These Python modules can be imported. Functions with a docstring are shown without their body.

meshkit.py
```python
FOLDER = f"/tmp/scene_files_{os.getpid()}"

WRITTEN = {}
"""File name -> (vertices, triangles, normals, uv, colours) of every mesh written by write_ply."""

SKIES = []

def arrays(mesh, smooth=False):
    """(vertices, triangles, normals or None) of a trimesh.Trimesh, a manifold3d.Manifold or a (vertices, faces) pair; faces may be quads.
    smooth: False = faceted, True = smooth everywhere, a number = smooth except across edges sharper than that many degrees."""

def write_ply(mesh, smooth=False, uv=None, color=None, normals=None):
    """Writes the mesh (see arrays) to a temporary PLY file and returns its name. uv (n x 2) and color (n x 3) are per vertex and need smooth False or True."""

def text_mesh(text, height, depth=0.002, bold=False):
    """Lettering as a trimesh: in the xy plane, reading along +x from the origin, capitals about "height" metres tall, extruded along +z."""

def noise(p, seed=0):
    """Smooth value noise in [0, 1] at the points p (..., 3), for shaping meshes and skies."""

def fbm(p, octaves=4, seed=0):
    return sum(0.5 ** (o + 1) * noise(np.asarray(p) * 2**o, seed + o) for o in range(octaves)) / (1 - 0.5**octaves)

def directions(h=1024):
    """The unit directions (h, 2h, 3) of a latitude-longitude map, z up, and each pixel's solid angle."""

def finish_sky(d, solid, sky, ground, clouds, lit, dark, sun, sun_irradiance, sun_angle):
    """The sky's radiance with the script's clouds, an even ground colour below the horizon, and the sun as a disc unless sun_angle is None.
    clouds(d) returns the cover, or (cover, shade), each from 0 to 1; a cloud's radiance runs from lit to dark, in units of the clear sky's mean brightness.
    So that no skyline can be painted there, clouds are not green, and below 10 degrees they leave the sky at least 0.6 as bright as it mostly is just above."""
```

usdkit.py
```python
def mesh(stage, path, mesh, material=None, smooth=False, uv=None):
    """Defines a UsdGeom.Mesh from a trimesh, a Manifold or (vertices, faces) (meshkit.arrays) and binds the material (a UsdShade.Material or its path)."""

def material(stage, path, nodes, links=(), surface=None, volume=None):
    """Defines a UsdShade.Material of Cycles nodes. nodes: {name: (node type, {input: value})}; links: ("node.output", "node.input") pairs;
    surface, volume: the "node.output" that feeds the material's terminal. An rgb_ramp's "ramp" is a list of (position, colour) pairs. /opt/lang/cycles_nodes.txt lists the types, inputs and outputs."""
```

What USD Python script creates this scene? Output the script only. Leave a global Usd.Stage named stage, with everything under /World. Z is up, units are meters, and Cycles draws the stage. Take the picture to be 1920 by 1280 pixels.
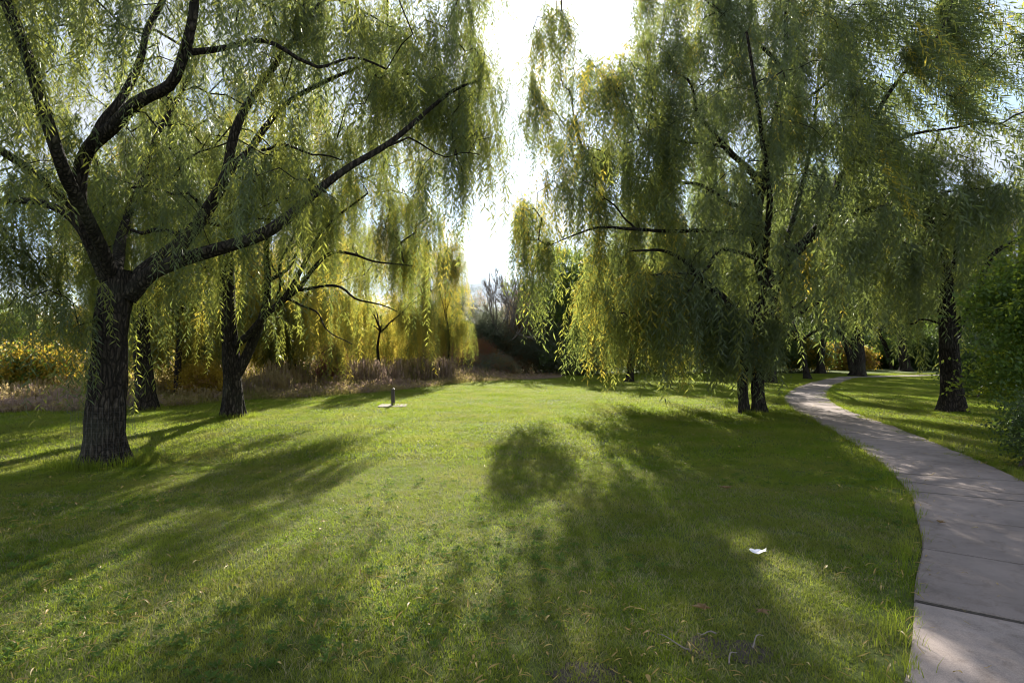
import math, random
import numpy as np, trimesh, usdkit, meshkit
from pxr import Usd, UsdGeom, UsdLux, UsdShade, Gf, Sdf, Vt

stage = Usd.Stage.CreateInMemory()
UsdGeom.SetStageUpAxis(stage, 'Z')
UsdGeom.Xform.Define(stage, '/World')

# ------------------------------------------------------------------ camera, sky, sun, exposure
EYE, FPX, HORIZON = 1.6, 1104.0, 660.0
PITCH = math.atan((HORIZON - 640.0) / FPX)
cam = UsdGeom.Camera.Define(stage, '/World/camera')
cam.AddTranslateOp().Set(Gf.Vec3d(0, 0, EYE))
cam.AddRotateXOp().Set(90 + math.degrees(PITCH))
cam.CreateHorizontalApertureAttr(36.0)
cam.CreateFocalLengthAttr(36.0 * FPX / 1920)
cam.CreateClippingRangeAttr(Gf.Vec2f(0.05, 3000))
cam.CreateExposureAttr(1.68)

SUN_AZ, SUN_EL = math.radians(2.0), math.radians(30.3)
SUN = (math.sin(SUN_AZ) * math.cos(SUN_EL), math.cos(SUN_AZ) * math.cos(SUN_EL), math.sin(SUN_EL))
sky_mat = usdkit.material(stage, '/World/Looks/sky', {
    'tc': ('texture_coordinate', {}),
    'sky': ('sky_texture', {'sky_type': 'single_scattering', 'sun_disc': False, 'sun_elevation': SUN_EL, 'sun_rotation': SUN_AZ, 'aerosol_density': 0.25}),
    'xyz': ('separate_xyz', {}),
    'zz': ('math', {'math_type': 'add', 'value2': 0.22}),
    'dx': ('math', {'math_type': 'divide'}), 'dy': ('math', {'math_type': 'divide'}),
    'uv': ('combine_xyz', {'z': 3.7}),
    'n': ('noise_texture', {'scale': 1.35, 'detail': 7, 'roughness': 0.56}),
    'cover': ('map_range', {'range_type': 'smoothstep', 'from_min': 0.36, 'from_max': 0.60, 'to_min': 0.15, 'to_max': 0.95, 'clamp': True}),
    'n2': ('noise_texture', {'scale': 2.6, 'detail': 5, 'roughness': 0.5}),
    'tone': ('rgb_ramp', {'ramp': [(0.3, (2.3, 2.65, 3.2)), (0.7, (3.7, 3.85, 4.1))]}),
    'dot': ('vector_math', {'math_type': 'dot_product', 'vector2': SUN}),
    'lit': ('map_range', {'range_type': 'smoothstep', 'from_min': 0.93, 'from_max': 1.0, 'to_min': 1.0, 'to_max': 2.0, 'clamp': True}),
    'glow': ('mix', {'mix_type': 'multiply', 'fac': 1.0}), 'grey': ('combine_xyz', {}),
    'mixc': ('mix', {'mix_type': 'mix'}),
    'bg': ('background_shader', {'strength': 0.085})},
    [('tc.generated', 'xyz.vector'), ('xyz.z', 'zz.value1'), ('xyz.x', 'dx.value1'), ('zz.value', 'dx.value2'), ('xyz.y', 'dy.value1'), ('zz.value', 'dy.value2'),
     ('dx.value', 'uv.x'), ('dy.value', 'uv.y'), ('uv.vector', 'n.vector'), ('n.fac', 'cover.value'), ('uv.vector', 'n2.vector'), ('n2.fac', 'tone.fac'),
     ('sky.color', 'mixc.color1'), ('tc.generated', 'dot.vector1'), ('dot.value', 'lit.value'), ('lit.result', 'grey.x'), ('lit.result', 'grey.y'), ('lit.result', 'grey.z'), ('grey.vector', 'glow.color1'), ('tone.color', 'glow.color2'), ('glow.color', 'mixc.color2'), ('cover.result', 'mixc.fac'), ('mixc.color', 'bg.color')], surface='bg.background')
dome = UsdLux.DomeLight.Define(stage, '/World/sky')
UsdShade.MaterialBindingAPI.Apply(dome.GetPrim()).Bind(sky_mat)
dome.GetPrim().SetCustomDataByKey('kind', 'structure')
sun = UsdLux.DistantLight.Define(stage, '/World/sun')
sun.CreateNormalizeAttr(True); sun.CreateIntensityAttr(1.25); sun.CreateAngleAttr(0.5); sun.CreateColorAttr(Gf.Vec3f(1.0, 0.94, 0.83))
sun.AddRotateZOp().Set(-math.degrees(SUN_AZ)); sun.AddRotateXOp().Set(-(90 - math.degrees(SUN_EL)))

# ------------------------------------------------------------------ helpers
rng = np.random.default_rng(7)
CP, SP = math.cos(PITCH), math.sin(PITCH)


def ray(px, py):
    u, v = (px - 960) / FPX, (640 - py) / FPX
    return np.array([u, CP - v * SP, SP + v * CP])


def P(px, py, d):                      # a point of the photograph at depth d (metres along y)
    r = ray(px, py)
    return np.array([0, 0, EYE]) + r * (d / r[1])


def G(px, py, z=0.0):                  # the same on the ground
    r = ray(px, py)
    return np.array([0, 0, EYE]) + r * ((z - EYE) / r[2])


def pix(p):                            # where points stand in the photograph (used to plan the crowns' outlines)
    p = np.asarray(p, float) - [0, 0, EYE]
    f = p[..., 1] * CP + p[..., 2] * SP
    v = -p[..., 1] * SP + p[..., 2] * CP
    f = np.maximum(f, 0.05)
    return 960 + FPX * p[..., 0] / f, 640 - FPX * v / f


USED = {}


def numbered(path):
    k = USED.get(path, 0); USED[path] = k + 1
    return path if k == 0 else f'{path}_{k:03d}'


def tag(prim, label=None, cat=None, group=None, kind=None):
    prim = prim.GetPrim() if hasattr(prim, 'GetPrim') else prim
    for k, v in (('label', label), ('category', cat), ('group', group), ('kind', kind)):
        if v: prim.SetCustomDataByKey(k, v)
    return prim


def thing(name, label, cat, loc=(0, 0, 0), group=None):
    x = UsdGeom.Xform.Define(stage, numbered('/World/' + name))
    x.AddTranslateOp().Set(Gf.Vec3d(*map(float, loc)))
    tag(x, label, cat, group)
    return x


def path_of(parent): return str(parent.GetPath()) if parent is not None else '/World'


def part(name, mesh, mat, parent=None, smooth=False, kind=None):
    m = usdkit.mesh(stage, numbered(path_of(parent) + '/' + name), mesh, mat, smooth=smooth)
    if kind: tag(m, kind=kind)
    return m


class Mesh:
    def __init__(s): s.v, s.f, s.n = [], [], 0
    def add(s, v, f):
        s.v.append(np.asarray(v, float)); s.f.append(np.asarray(f, int) + s.n); s.n += len(v)
    def get(s): return np.vstack(s.v), np.vstack(s.f)


def catmull(p, step=0.12):
    p = np.asarray(p, float)
    if len(p) == 2:
        n = max(2, int(np.linalg.norm(p[1] - p[0]) / step) + 1)
        return p[0] + (p[1] - p[0]) * np.linspace(0, 1, n)[:, None], np.linspace(0, 1, n)
    q = np.vstack([2 * p[0] - p[1], p, 2 * p[-1] - p[-2]])
    out, tt = [], []
    for i in range(len(p) - 1):
        a, b, c, d = q[i], q[i + 1], q[i + 2], q[i + 3]
        n = max(1, int(np.linalg.norm(c - b) / step))
        t = (np.arange(n) / n)[:, None]
        out.append(0.5 * (2 * b + (c - a) * t + (2 * a - 5 * b + 4 * c - d) * t ** 2 + (3 * b - a - 3 * c + d) * t ** 3))
        tt.append((i + t[:, 0]) / (len(p) - 1))
    out.append(p[-1:]); tt.append([1.0])
    return np.vstack(out), np.concatenate(tt)


def tube(points, radii, sides, rough=0.0, lobes=0.0, seed=0, cap=True):
    p = np.asarray(points, float); r = np.broadcast_to(np.asarray(radii, float), (len(p),))
    t = np.gradient(p, axis=0); t /= np.linalg.norm(t, axis=1, keepdims=True) + 1e-9
    a = np.zeros_like(p); ref = np.array([1.0, 0.13, 0.0]) if abs(t[0][0]) < 0.8 else np.array([0.0, 1.0, 0.1])
    for i in range(len(p)):
        ref = ref - t[i] * (ref @ t[i]); ref /= np.linalg.norm(ref) + 1e-9; a[i] = ref
    b = np.cross(t, a)
    ang = np.arange(sides) / sides * 2 * np.pi
    rr = np.repeat(r[:, None], sides, 1)
    ring = np.cos(ang)[None, :, None] * a[:, None] + np.sin(ang)[None, :, None] * b[:, None]
    if rough:
        s = np.concatenate([[0], np.cumsum(np.linalg.norm(np.diff(p, axis=0), axis=1))])
        q = np.stack(np.broadcast_arrays(np.cos(ang)[None] * 2.2, np.sin(ang)[None] * 2.2, s[:, None] * 0.8), -1)
        rr = rr * (1 + rough * 1.6 * (meshkit.fbm(q, 3, seed) - 0.5))
        q2 = np.stack(np.broadcast_arrays(np.cos(ang)[None] * 7, np.sin(ang)[None] * 7, s[:, None] * 2.2), -1)
        rr = rr * (1 + rough * 0.9 * (meshkit.noise(q2, seed + 5) - 0.5))
    if lobes:
        w = np.exp(-np.maximum(p[:, 2] - p[0, 2] - 0.2, 0) / 0.24)[:, None]
        rr = rr * (1 + lobes * w * (np.cos(5 * ang + seed) + 0.6 * np.cos(3 * ang + 2.1 * seed))[None])
    v = (p[:, None] + ring * rr[..., None]).reshape(-1, 3)
    i, j = np.meshgrid(np.arange(len(p) - 1), np.arange(sides), indexing='ij')
    q = np.stack([i * sides + j, i * sides + (j + 1) % sides, (i + 1) * sides + (j + 1) % sides, (i + 1) * sides + j], -1).reshape(-1, 4)
    f = np.vstack([q[:, [0, 1, 2]], q[:, [0, 2, 3]]])
    if cap:
        v = np.vstack([v, p[-1:]]); k = (len(p) - 1) * sides; j = np.arange(sides)
        f = np.vstack([f, np.stack([k + j, k + (j + 1) % sides, np.full(sides, len(v) - 1)], 1)])
    return v, f


def inside(poly, x, y):
    poly = np.asarray(poly, float); r = np.zeros(np.shape(x), bool)
    x0, y0 = poly[:, 0], poly[:, 1]; x1, y1 = np.roll(x0, -1), np.roll(y0, -1)
    for a, b, c, d in zip(x0, y0, x1, y1):
        if b == d: continue
        r ^= ((b > y) != (d > y)) & (x < (c - a) * (y - b) / (d - b) + a)
    return r


def quats(yaw, tilt=None, tilt_dir=None):
    n = len(yaw)
    q = np.zeros((n, 4)); q[:, 0] = np.cos(yaw / 2); q[:, 3] = np.sin(yaw / 2)
    if tilt is not None:
        w, x, y = np.cos(tilt / 2), np.sin(tilt / 2) * -np.sin(tilt_dir), np.sin(tilt / 2) * np.cos(tilt_dir)
        a = np.stack([w, x, y, np.zeros(n)], 1)
        W = a[:, 0] * q[:, 0] - a[:, 3] * q[:, 3]; X = a[:, 1] * q[:, 0] + a[:, 2] * q[:, 3]
        Y = a[:, 2] * q[:, 0] - a[:, 1] * q[:, 3]; Z = a[:, 0] * q[:, 3] + a[:, 3] * q[:, 0]
        q = np.stack([W, X, Y, Z], 1)
    return q


LIB = {}                               # prototype name -> path, shared between the instancers


def instancer(path, protos, pick, pos, quat, scale, kind='stuff', label=None, cat=None):
    """protos: list of (key, mesh, material); the first instancer that needs one holds it."""
    pi = UsdGeom.PointInstancer.Define(stage, path)
    used = sorted(set(int(k) for k in pick)); remap = {k: i for i, k in enumerate(used)}
    targets = []
    for k in used:
        key, mesh, mat = protos[k]
        if key not in LIB:
            LIB[key] = f'{path}/{key}'
            usdkit.mesh(stage, LIB[key], mesh, mat)
        targets.append(Sdf.Path(LIB[key]))
    pi.CreatePrototypesRel().SetTargets(targets)
    pi.CreateProtoIndicesAttr(Vt.IntArray([remap[int(k)] for k in pick]))
    pi.CreatePositionsAttr(Vt.Vec3fArray.FromNumpy(np.asarray(pos, np.float32)))
    q = np.asarray(quat, float)
    pi.CreateOrientationsAttr(Vt.QuathArray([Gf.Quath(float(a), float(b), float(c), float(d)) for a, b, c, d in q]))
    s = np.asarray(scale, np.float32)
    if s.ndim == 1: s = np.repeat(s[:, None], 3, 1)
    pi.CreateScalesAttr(Vt.Vec3fArray.FromNumpy(np.ascontiguousarray(s)))
    tag(pi, label, cat, kind=kind)
    return pi


# ------------------------------------------------------------------ materials
def leaf_material(name, dark, light, trans, translucency=0.45, rough=0.42, odd=None, share=0.0, patch=None, spec=0.45):
    """Each leaf takes its tone from its own random number and its spray's; a share of the leaves turned the colour "odd"; patch: a second colour that drifts in over metres of ground."""
    mid = tuple((a + b) / 2 for a, b in zip(dark, light))
    nodes = {
        'g': ('geometry', {}), 'o': ('object_info', {}),
        'add': ('math', {'math_type': 'multiply_add', 'value2': 0.55}), 'half': ('math', {'math_type': 'multiply', 'value2': 0.45}),
        'ramp': ('rgb_ramp', {'ramp': [(0.0, dark), (0.5, mid), (1.0, light)]}),
        'tr': ('rgb_ramp', {'ramp': [(0.0, tuple(x * 0.7 for x in trans)), (1.0, tuple(x * 1.15 for x in trans))]}),
        'p': ('principled_bsdf', {'roughness': rough, 'specular_ior_level': spec}),
        't': ('translucent_bsdf', {}), 'mx': ('mix_closure', {'fac': translucency})}
    links = [('g.random_per_island', 'half.value1'), ('o.random', 'add.value1'), ('half.value', 'add.value3'), ('add.value', 'ramp.fac'), ('add.value', 'tr.fac'),
             ('p.BSDF', 'mx.closure1'), ('t.BSDF', 'mx.closure2')]
    if odd or patch:
        c2 = odd or patch
        nodes['c'] = ('mix', {'color2': c2}); nodes['d'] = ('mix', {'color2': tuple(min(1, x * 1.5) for x in c2)})
        if odd:
            nodes['w'] = ('white_noise_texture', {'dimensions': '1D'}); nodes['k'] = ('math', {'math_type': 'less_than', 'value2': share})
            links += [('g.random_per_island', 'w.w'), ('w.value', 'k.value1'), ('k.value', 'c.fac'), ('k.value', 'd.fac')]
        else:
            nodes['w'] = ('noise_texture', {'scale': 0.9, 'detail': 5, 'roughness': 0.62}); nodes['k'] = ('map_range', {'from_min': 0.40, 'from_max': 0.70, 'to_min': 0.0, 'to_max': share, 'clamp': True})
            links += [('g.position', 'w.vector'), ('w.fac', 'k.value'), ('k.result', 'c.fac'), ('k.result', 'd.fac')]
        links += [('ramp.color', 'c.color1'), ('tr.color', 'd.color1'), ('c.color', 'p.base_color'), ('d.color', 't.color')]
    else:
        links += [('ramp.color', 'p.base_color'), ('tr.color', 't.color')]
    return usdkit.material(stage, '/World/Looks/' + name, nodes, links, surface='mx.closure')


WILLOW = leaf_material('willow_leaf', (0.050, 0.070, 0.036), (0.120, 0.145, 0.082), (0.31, 0.38, 0.085), 0.45, odd=(0.30, 0.24, 0.05), share=0.03, spec=0.55)
WILLOW_OLIVE = leaf_material('willow_leaf_olive', (0.075, 0.095, 0.028), (0.140, 0.150, 0.045), (0.48, 0.51, 0.085), 0.5, odd=(0.42, 0.31, 0.04), share=0.08, spec=0.5)
WILLOW_YELLOW = leaf_material('willow_leaf_yellow', (0.22, 0.19, 0.030), (0.40, 0.31, 0.045), (0.78, 0.64, 0.09), 0.55)
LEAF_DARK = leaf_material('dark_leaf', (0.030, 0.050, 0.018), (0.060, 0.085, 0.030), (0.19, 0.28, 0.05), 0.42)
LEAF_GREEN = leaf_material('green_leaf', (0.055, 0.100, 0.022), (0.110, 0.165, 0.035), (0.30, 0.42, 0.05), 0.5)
LEAF_SUNNY = leaf_material('yellow_green_leaf', (0.12, 0.17, 0.025), (0.22, 0.26, 0.04), (0.55, 0.62, 0.06), 0.55)
LEAF_WEED = leaf_material('weed_leaf', (0.050, 0.095, 0.022), (0.095, 0.145, 0.035), (0.24, 0.36, 0.04), 0.45, 0.8, spec=0.08)
LEAF_GREY = leaf_material('grey_green_leaf', (0.10, 0.12, 0.085), (0.19, 0.21, 0.155), (0.42, 0.46, 0.28), 0.52)
LEAF_YELLOW = leaf_material('yellow_leaf', (0.30, 0.22, 0.025), (0.46, 0.32, 0.04), (0.65, 0.45, 0.05), 0.5)
LEAF_RED = leaf_material('red_leaf', (0.13, 0.055, 0.052), (0.22, 0.10, 0.085), (0.72, 0.27, 0.20), 0.55, odd=(0.16, 0.13, 0.09), share=0.3)
LEAF_RUST = leaf_material('rust_leaf', (0.17, 0.095, 0.045), (0.30, 0.17, 0.08), (0.62, 0.36, 0.12), 0.5, odd=(0.20, 0.19, 0.08), share=0.3)
GRASS = leaf_material('grass_blade', (0.062, 0.105, 0.010), (0.165, 0.210, 0.025), (0.35, 0.46, 0.028), 0.5, 0.6, patch=(0.28, 0.245, 0.065), share=0.55, spec=0.12)
GRASS_DRY = leaf_material('dry_grass_blade', (0.22, 0.20, 0.09), (0.38, 0.33, 0.17), (0.40, 0.36, 0.16), 0.4, 0.7, spec=0.2)
REED = leaf_material('reed_blade', (0.22, 0.17, 0.08), (0.38, 0.30, 0.16), (0.62, 0.48, 0.22), 0.52, 0.7)
REED_GREEN = leaf_material('green_reed_blade', (0.13, 0.14, 0.04), (0.23, 0.22, 0.07), (0.55, 0.50, 0.11), 0.52, 0.7)
PLUME = leaf_material('plume', (0.26, 0.18, 0.14), (0.42, 0.32, 0.26), (0.55, 0.40, 0.30), 0.48, 0.8)
FALLEN = leaf_material('fallen_leaf', (0.26, 0.16, 0.045), (0.52, 0.40, 0.10), (0.5, 0.38, 0.08), 0.25, 0.5)
MAPLE = leaf_material('brown_maple_leaf', (0.19, 0.115, 0.05), (0.27, 0.175, 0.08), (0.3, 0.19, 0.08), 0.25, 0.6)

BARK = usdkit.material(stage, '/World/Looks/bark', {
    'g': ('geometry', {}), 'm': ('mapping', {'scale': (8.0, 8.0, 2.4)}), 'm2': ('mapping', {'scale': (11.0, 11.0, 3.0)}),
    'v': ('noise_texture', {'scale': 2.2, 'detail': 7, 'roughness': 0.66, 'distortion': 0.9}),
    'warp': ('noise_texture', {'scale': 5.0, 'detail': 3}), 'off': ('vector_math', {'math_type': 'multiply_add', 'vector2': (0.9, 0.9, 0.9)}),
    'vor': ('voronoi_texture', {'feature': 'distance_to_edge', 'scale': 1.6}), 'cr': ('map_range', {'from_min': 0.0, 'from_max': 0.22, 'to_min': 0.0, 'to_max': 1.0, 'clamp': True}),
    'big': ('noise_texture', {'scale': 1.3, 'detail': 3}),
    'r': ('rgb_ramp', {'ramp': [(0.30, (0.014, 0.011, 0.008)), (0.52, (0.040, 0.031, 0.023)), (0.70, (0.105, 0.085, 0.065))]}),
    'lich': ('rgb_ramp', {'ramp': [(0.52, (0, 0, 0)), (0.72, (0.35, 0.35, 0.35))]}),
    'dark': ('mix', {'color1': (0.010, 0.008, 0.006)}), 'mx': ('mix', {'color2': (0.075, 0.078, 0.050)}),
    'h': ('math', {'math_type': 'multiply_add', 'value2': 0.7}),
    'b': ('bump', {'strength': 1.0, 'distance': 0.04}), 'p': ('principled_bsdf', {'roughness': 0.92, 'specular_ior_level': 0.15})},
    [('g.position', 'm.vector'), ('m.vector', 'v.vector'), ('g.position', 'warp.vector'), ('g.position', 'm2.vector'), ('warp.color', 'off.vector1'), ('m2.vector', 'off.vector3'), ('off.vector', 'vor.vector'),
     ('vor.distance', 'cr.value'), ('cr.result', 'dark.fac'), ('r.color', 'dark.color2'), ('g.position', 'big.vector'), ('v.fac', 'r.fac'), ('big.fac', 'lich.fac'), ('lich.color', 'mx.fac'), ('dark.color', 'mx.color1'),
     ('cr.result', 'h.value1'), ('v.fac', 'h.value3'), ('h.value', 'b.height'), ('b.normal', 'p.normal'), ('mx.color', 'p.base_color')], surface='p.BSDF')
TWIG = usdkit.material(stage, '/World/Looks/twig', {'p': ('principled_bsdf', {'base_color': (0.075, 0.058, 0.036), 'roughness': 0.8})}, surface='p.BSDF')
TWIG_GREY = usdkit.material(stage, '/World/Looks/grey_twig', {'p': ('principled_bsdf', {'base_color': (0.16, 0.13, 0.105), 'roughness': 0.85})}, surface='p.BSDF')
SOIL = usdkit.material(stage, '/World/Looks/lawn_soil', {
    'g': ('geometry', {}), 'n': ('noise_texture', {'scale': 0.35, 'detail': 5, 'roughness': 0.6}), 'f': ('noise_texture', {'scale': 38, 'detail': 4, 'roughness': 0.7}),
    'r': ('rgb_ramp', {'ramp': [(0.3, (0.060, 0.088, 0.018)), (0.7, (0.095, 0.125, 0.028))]}),
    'r2': ('rgb_ramp', {'ramp': [(0.35, (0.055, 0.048, 0.024)), (0.65, (0.12, 0.15, 0.04))]}),
    'mx': ('mix', {'fac': 0.5}), 'b': ('bump', {'strength': 0.7, 'distance': 0.03}), 'p': ('principled_bsdf', {'roughness': 1.0, 'specular_ior_level': 0.1})},
    [('g.position', 'n.vector'), ('g.position', 'f.vector'), ('n.fac', 'r.fac'), ('f.fac', 'r2.fac'), ('r.color', 'mx.color1'), ('r2.color', 'mx.color2'), ('f.fac', 'b.height'), ('b.normal', 'p.normal'), ('mx.color', 'p.base_color')], surface='p.BSDF')
DIRT = usdkit.material(stage, '/World/Looks/bare_soil', {
    'g': ('geometry', {}), 'f': ('noise_texture', {'scale': 45, 'detail': 5, 'roughness': 0.7}),
    'r': ('rgb_ramp', {'ramp': [(0.3, (0.030, 0.023, 0.016)), (0.7, (0.085, 0.066, 0.050))]}),
    'b': ('bump', {'strength': 0.8, 'distance': 0.02}), 'p': ('principled_bsdf', {'roughness': 1.0})},
    [('g.position', 'f.vector'), ('f.fac', 'r.fac'), ('r.color', 'p.base_color'), ('f.fac', 'b.height'), ('b.normal', 'p.normal')], surface='p.BSDF')


def concrete(name, base, warm=0.0):
    lo, hi = tuple(c * 0.72 for c in base), tuple(c * 1.18 for c in base)
    return usdkit.material(stage, '/World/Looks/' + name, {
        'g': ('geometry', {}), 'n': ('noise_texture', {'scale': 1.6, 'detail': 6, 'roughness': 0.65}), 'f': ('noise_texture', {'scale': 170, 'detail': 3, 'roughness': 0.7}),
        'st': ('noise_texture', {'scale': 5.5, 'detail': 5, 'roughness': 0.7, 'distortion': 1.2}),
        'r': ('rgb_ramp', {'ramp': [(0.3, lo), (0.7, hi)]}), 'r2': ('rgb_ramp', {'ramp': [(0.3, (0.55, 0.55, 0.55)), (0.65, (1.12, 1.12, 1.12))]}),
        'r3': ('rgb_ramp', {'ramp': [(0.28, (0.62, 0.58, 0.54)), (0.48, (1, 1, 1))]}),
        'm1': ('mix', {'mix_type': 'multiply', 'fac': 0.75}), 'm2': ('mix', {'mix_type': 'multiply', 'fac': 0.8}),
        'b': ('bump', {'strength': 0.5, 'distance': 0.004}), 'p': ('principled_bsdf', {'roughness': 0.88, 'specular_ior_level': 0.25})},
        [('g.position', 'n.vector'), ('g.position', 'f.vector'), ('g.position', 'st.vector'), ('n.fac', 'r.fac'), ('f.fac', 'r2.fac'), ('st.fac', 'r3.fac'), ('r.color', 'm1.color1'), ('r2.color', 'm1.color2'),
         ('m1.color', 'm2.color1'), ('r3.color', 'm2.color2'), ('m2.color', 'p.base_color'), ('f.fac', 'b.height'), ('b.normal', 'p.normal')], surface='p.BSDF')


SLABS = [concrete('concrete', (0.255, 0.206, 0.184)), concrete('concrete_pale', (0.285, 0.233, 0.21)), concrete('concrete_dark', (0.225, 0.182, 0.163))]


def plain(name, color, rough=0.6, metal=0.0):
    return usdkit.material(stage, '/World/Looks/' + name, {
        'g': ('geometry', {}), 'n': ('noise_texture', {'scale': 14, 'detail': 4, 'roughness': 0.6}),
        'r': ('rgb_ramp', {'ramp': [(0.3, tuple(c * 0.8 for c in color)), (0.7, tuple(min(1, c * 1.12) for c in color))]}),
        'p': ('principled_bsdf', {'roughness': rough, 'metallic': metal})},
        [('g.position', 'n.vector'), ('n.fac', 'r.fac'), ('r.color', 'p.base_color')], surface='p.BSDF')


POST, WIRE, PAPER = plain('dark_post', (0.045, 0.033, 0.027), 0.6), plain('wire', (0.06, 0.056, 0.052), 0.7, 0.1), plain('paper', (0.78, 0.74, 0.78), 0.7)
WALL_PALE, ROOF_GREY, STEEL, GLASS_DARK = plain('pale_wall', (0.72, 0.72, 0.72)), plain('grey_roof', (0.16, 0.15, 0.15)), plain('steel', (0.4, 0.39, 0.39), 0.5, 0.4), plain('dark_glass', (0.05, 0.06, 0.08), 0.15)

# ------------------------------------------------------------------ the setting: ground, path
def ground_z(x, y):
    x, y = np.asarray(x, float), np.asarray(y, float)
    near = np.clip((np.hypot(x, y) - 1.5) / 4, 0, 1)
    z = (meshkit.fbm(np.stack([x * 0.16, y * 0.16, np.zeros_like(x)], -1), 3, 3) - 0.5) * 0.10 * near
    d = path_distance(x, y)
    return z * np.clip((d - 0.3) / 1.5, 0, 1)


left_px = [(1690, 1330), (1697, 1250), (1712, 1150), (1728, 1050), (1727, 985), (1710, 930), (1680, 890), (1640, 860), (1590, 825), (1530, 790), (1488, 768), (1470, 751), (1478, 735), (1505, 722), (1545, 711), (1578, 706)]
right_px = [(2480, 1330), (2330, 1250), (2190, 1150), (2070, 1050), (1985, 985), (1905, 930), (1850, 892), (1795, 856), (1728, 824), (1650, 792), (1590, 772), (1550, 752), (1545, 735), (1558, 722), (1590, 711), (1614, 706)]
LEFT, RIGHT = np.array([G(*p)[:2] for p in left_px]), np.array([G(*p)[:2] for p in right_px])
HALF = 0.69
lf, _ = catmull(LEFT, 0.1)
for _ in range(4):
    lf = np.stack([np.convolve(np.pad(lf[:, i], 4, 'edge'), np.ones(9) / 9, 'valid') for i in range(2)], 1)
td = np.gradient(lf, axis=0); td /= np.linalg.norm(td, axis=1, keepdims=True)
mid = lf + np.stack([td[:, 1], -td[:, 0]], 1) * HALF
mid = np.vstack([mid, mid[-1] + np.outer(np.linspace(0.3, 26, 80), [0.93, 0.37])])
first = mid[0] - mid[3]; mid = np.vstack([mid[0] + np.outer(np.linspace(8, 0.4, 24), first / np.linalg.norm(first)), mid])
k = np.ones(9) / 9
for _ in range(3):
    mid = np.stack([np.convolve(np.pad(mid[:, i], 4, 'edge'), k, 'valid') for i in range(2)], 1)
seg = np.concatenate([[0], np.cumsum(np.linalg.norm(np.diff(mid, axis=0), axis=1))])


def path_distance(x, y):
    from scipy.spatial import cKDTree
    global _pt
    if '_pt' not in globals(): _pt = cKDTree(mid)
    return _pt.query(np.stack([x, y], -1))[0] - HALF


def on_path(s):
    s = np.atleast_1d(s)
    c = np.stack([np.interp(s, seg, mid[:, i]) for i in range(2)], 1)
    t = np.stack([np.interp(s + 0.1, seg, mid[:, i]) for i in range(2)], 1) - np.stack([np.interp(s - 0.1, seg, mid[:, i]) for i in range(2)], 1)
    t /= np.linalg.norm(t, axis=1, keepdims=True) + 1e-9
    return c, np.stack([t[:, 1], -t[:, 0]], 1)


xs = np.concatenate([[-420, -220, -120, -80], np.arange(-60, 60.1, 0.75), [80, 120, 220, 420]])
ys = np.concatenate([[-300, -120, -60, -25, -12], np.arange(-6, 80.1, 0.75), [110, 160, 260, 500, 900]])
gx, gy = np.meshgrid(xs, ys)
gv = np.stack([gx, gy, ground_z(gx, gy) - 0.012], -1).reshape(-1, 3)
i, j = np.meshgrid(np.arange(len(ys) - 1), np.arange(len(xs) - 1), indexing='ij')
nx = len(xs)
quad = np.stack([i * nx + j, i * nx + j + 1, (i + 1) * nx + j + 1, (i + 1) * nx + j], -1).reshape(-1, 4)
tag(part('ground', (gv, quad), SOIL, smooth=True), kind='structure')

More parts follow.
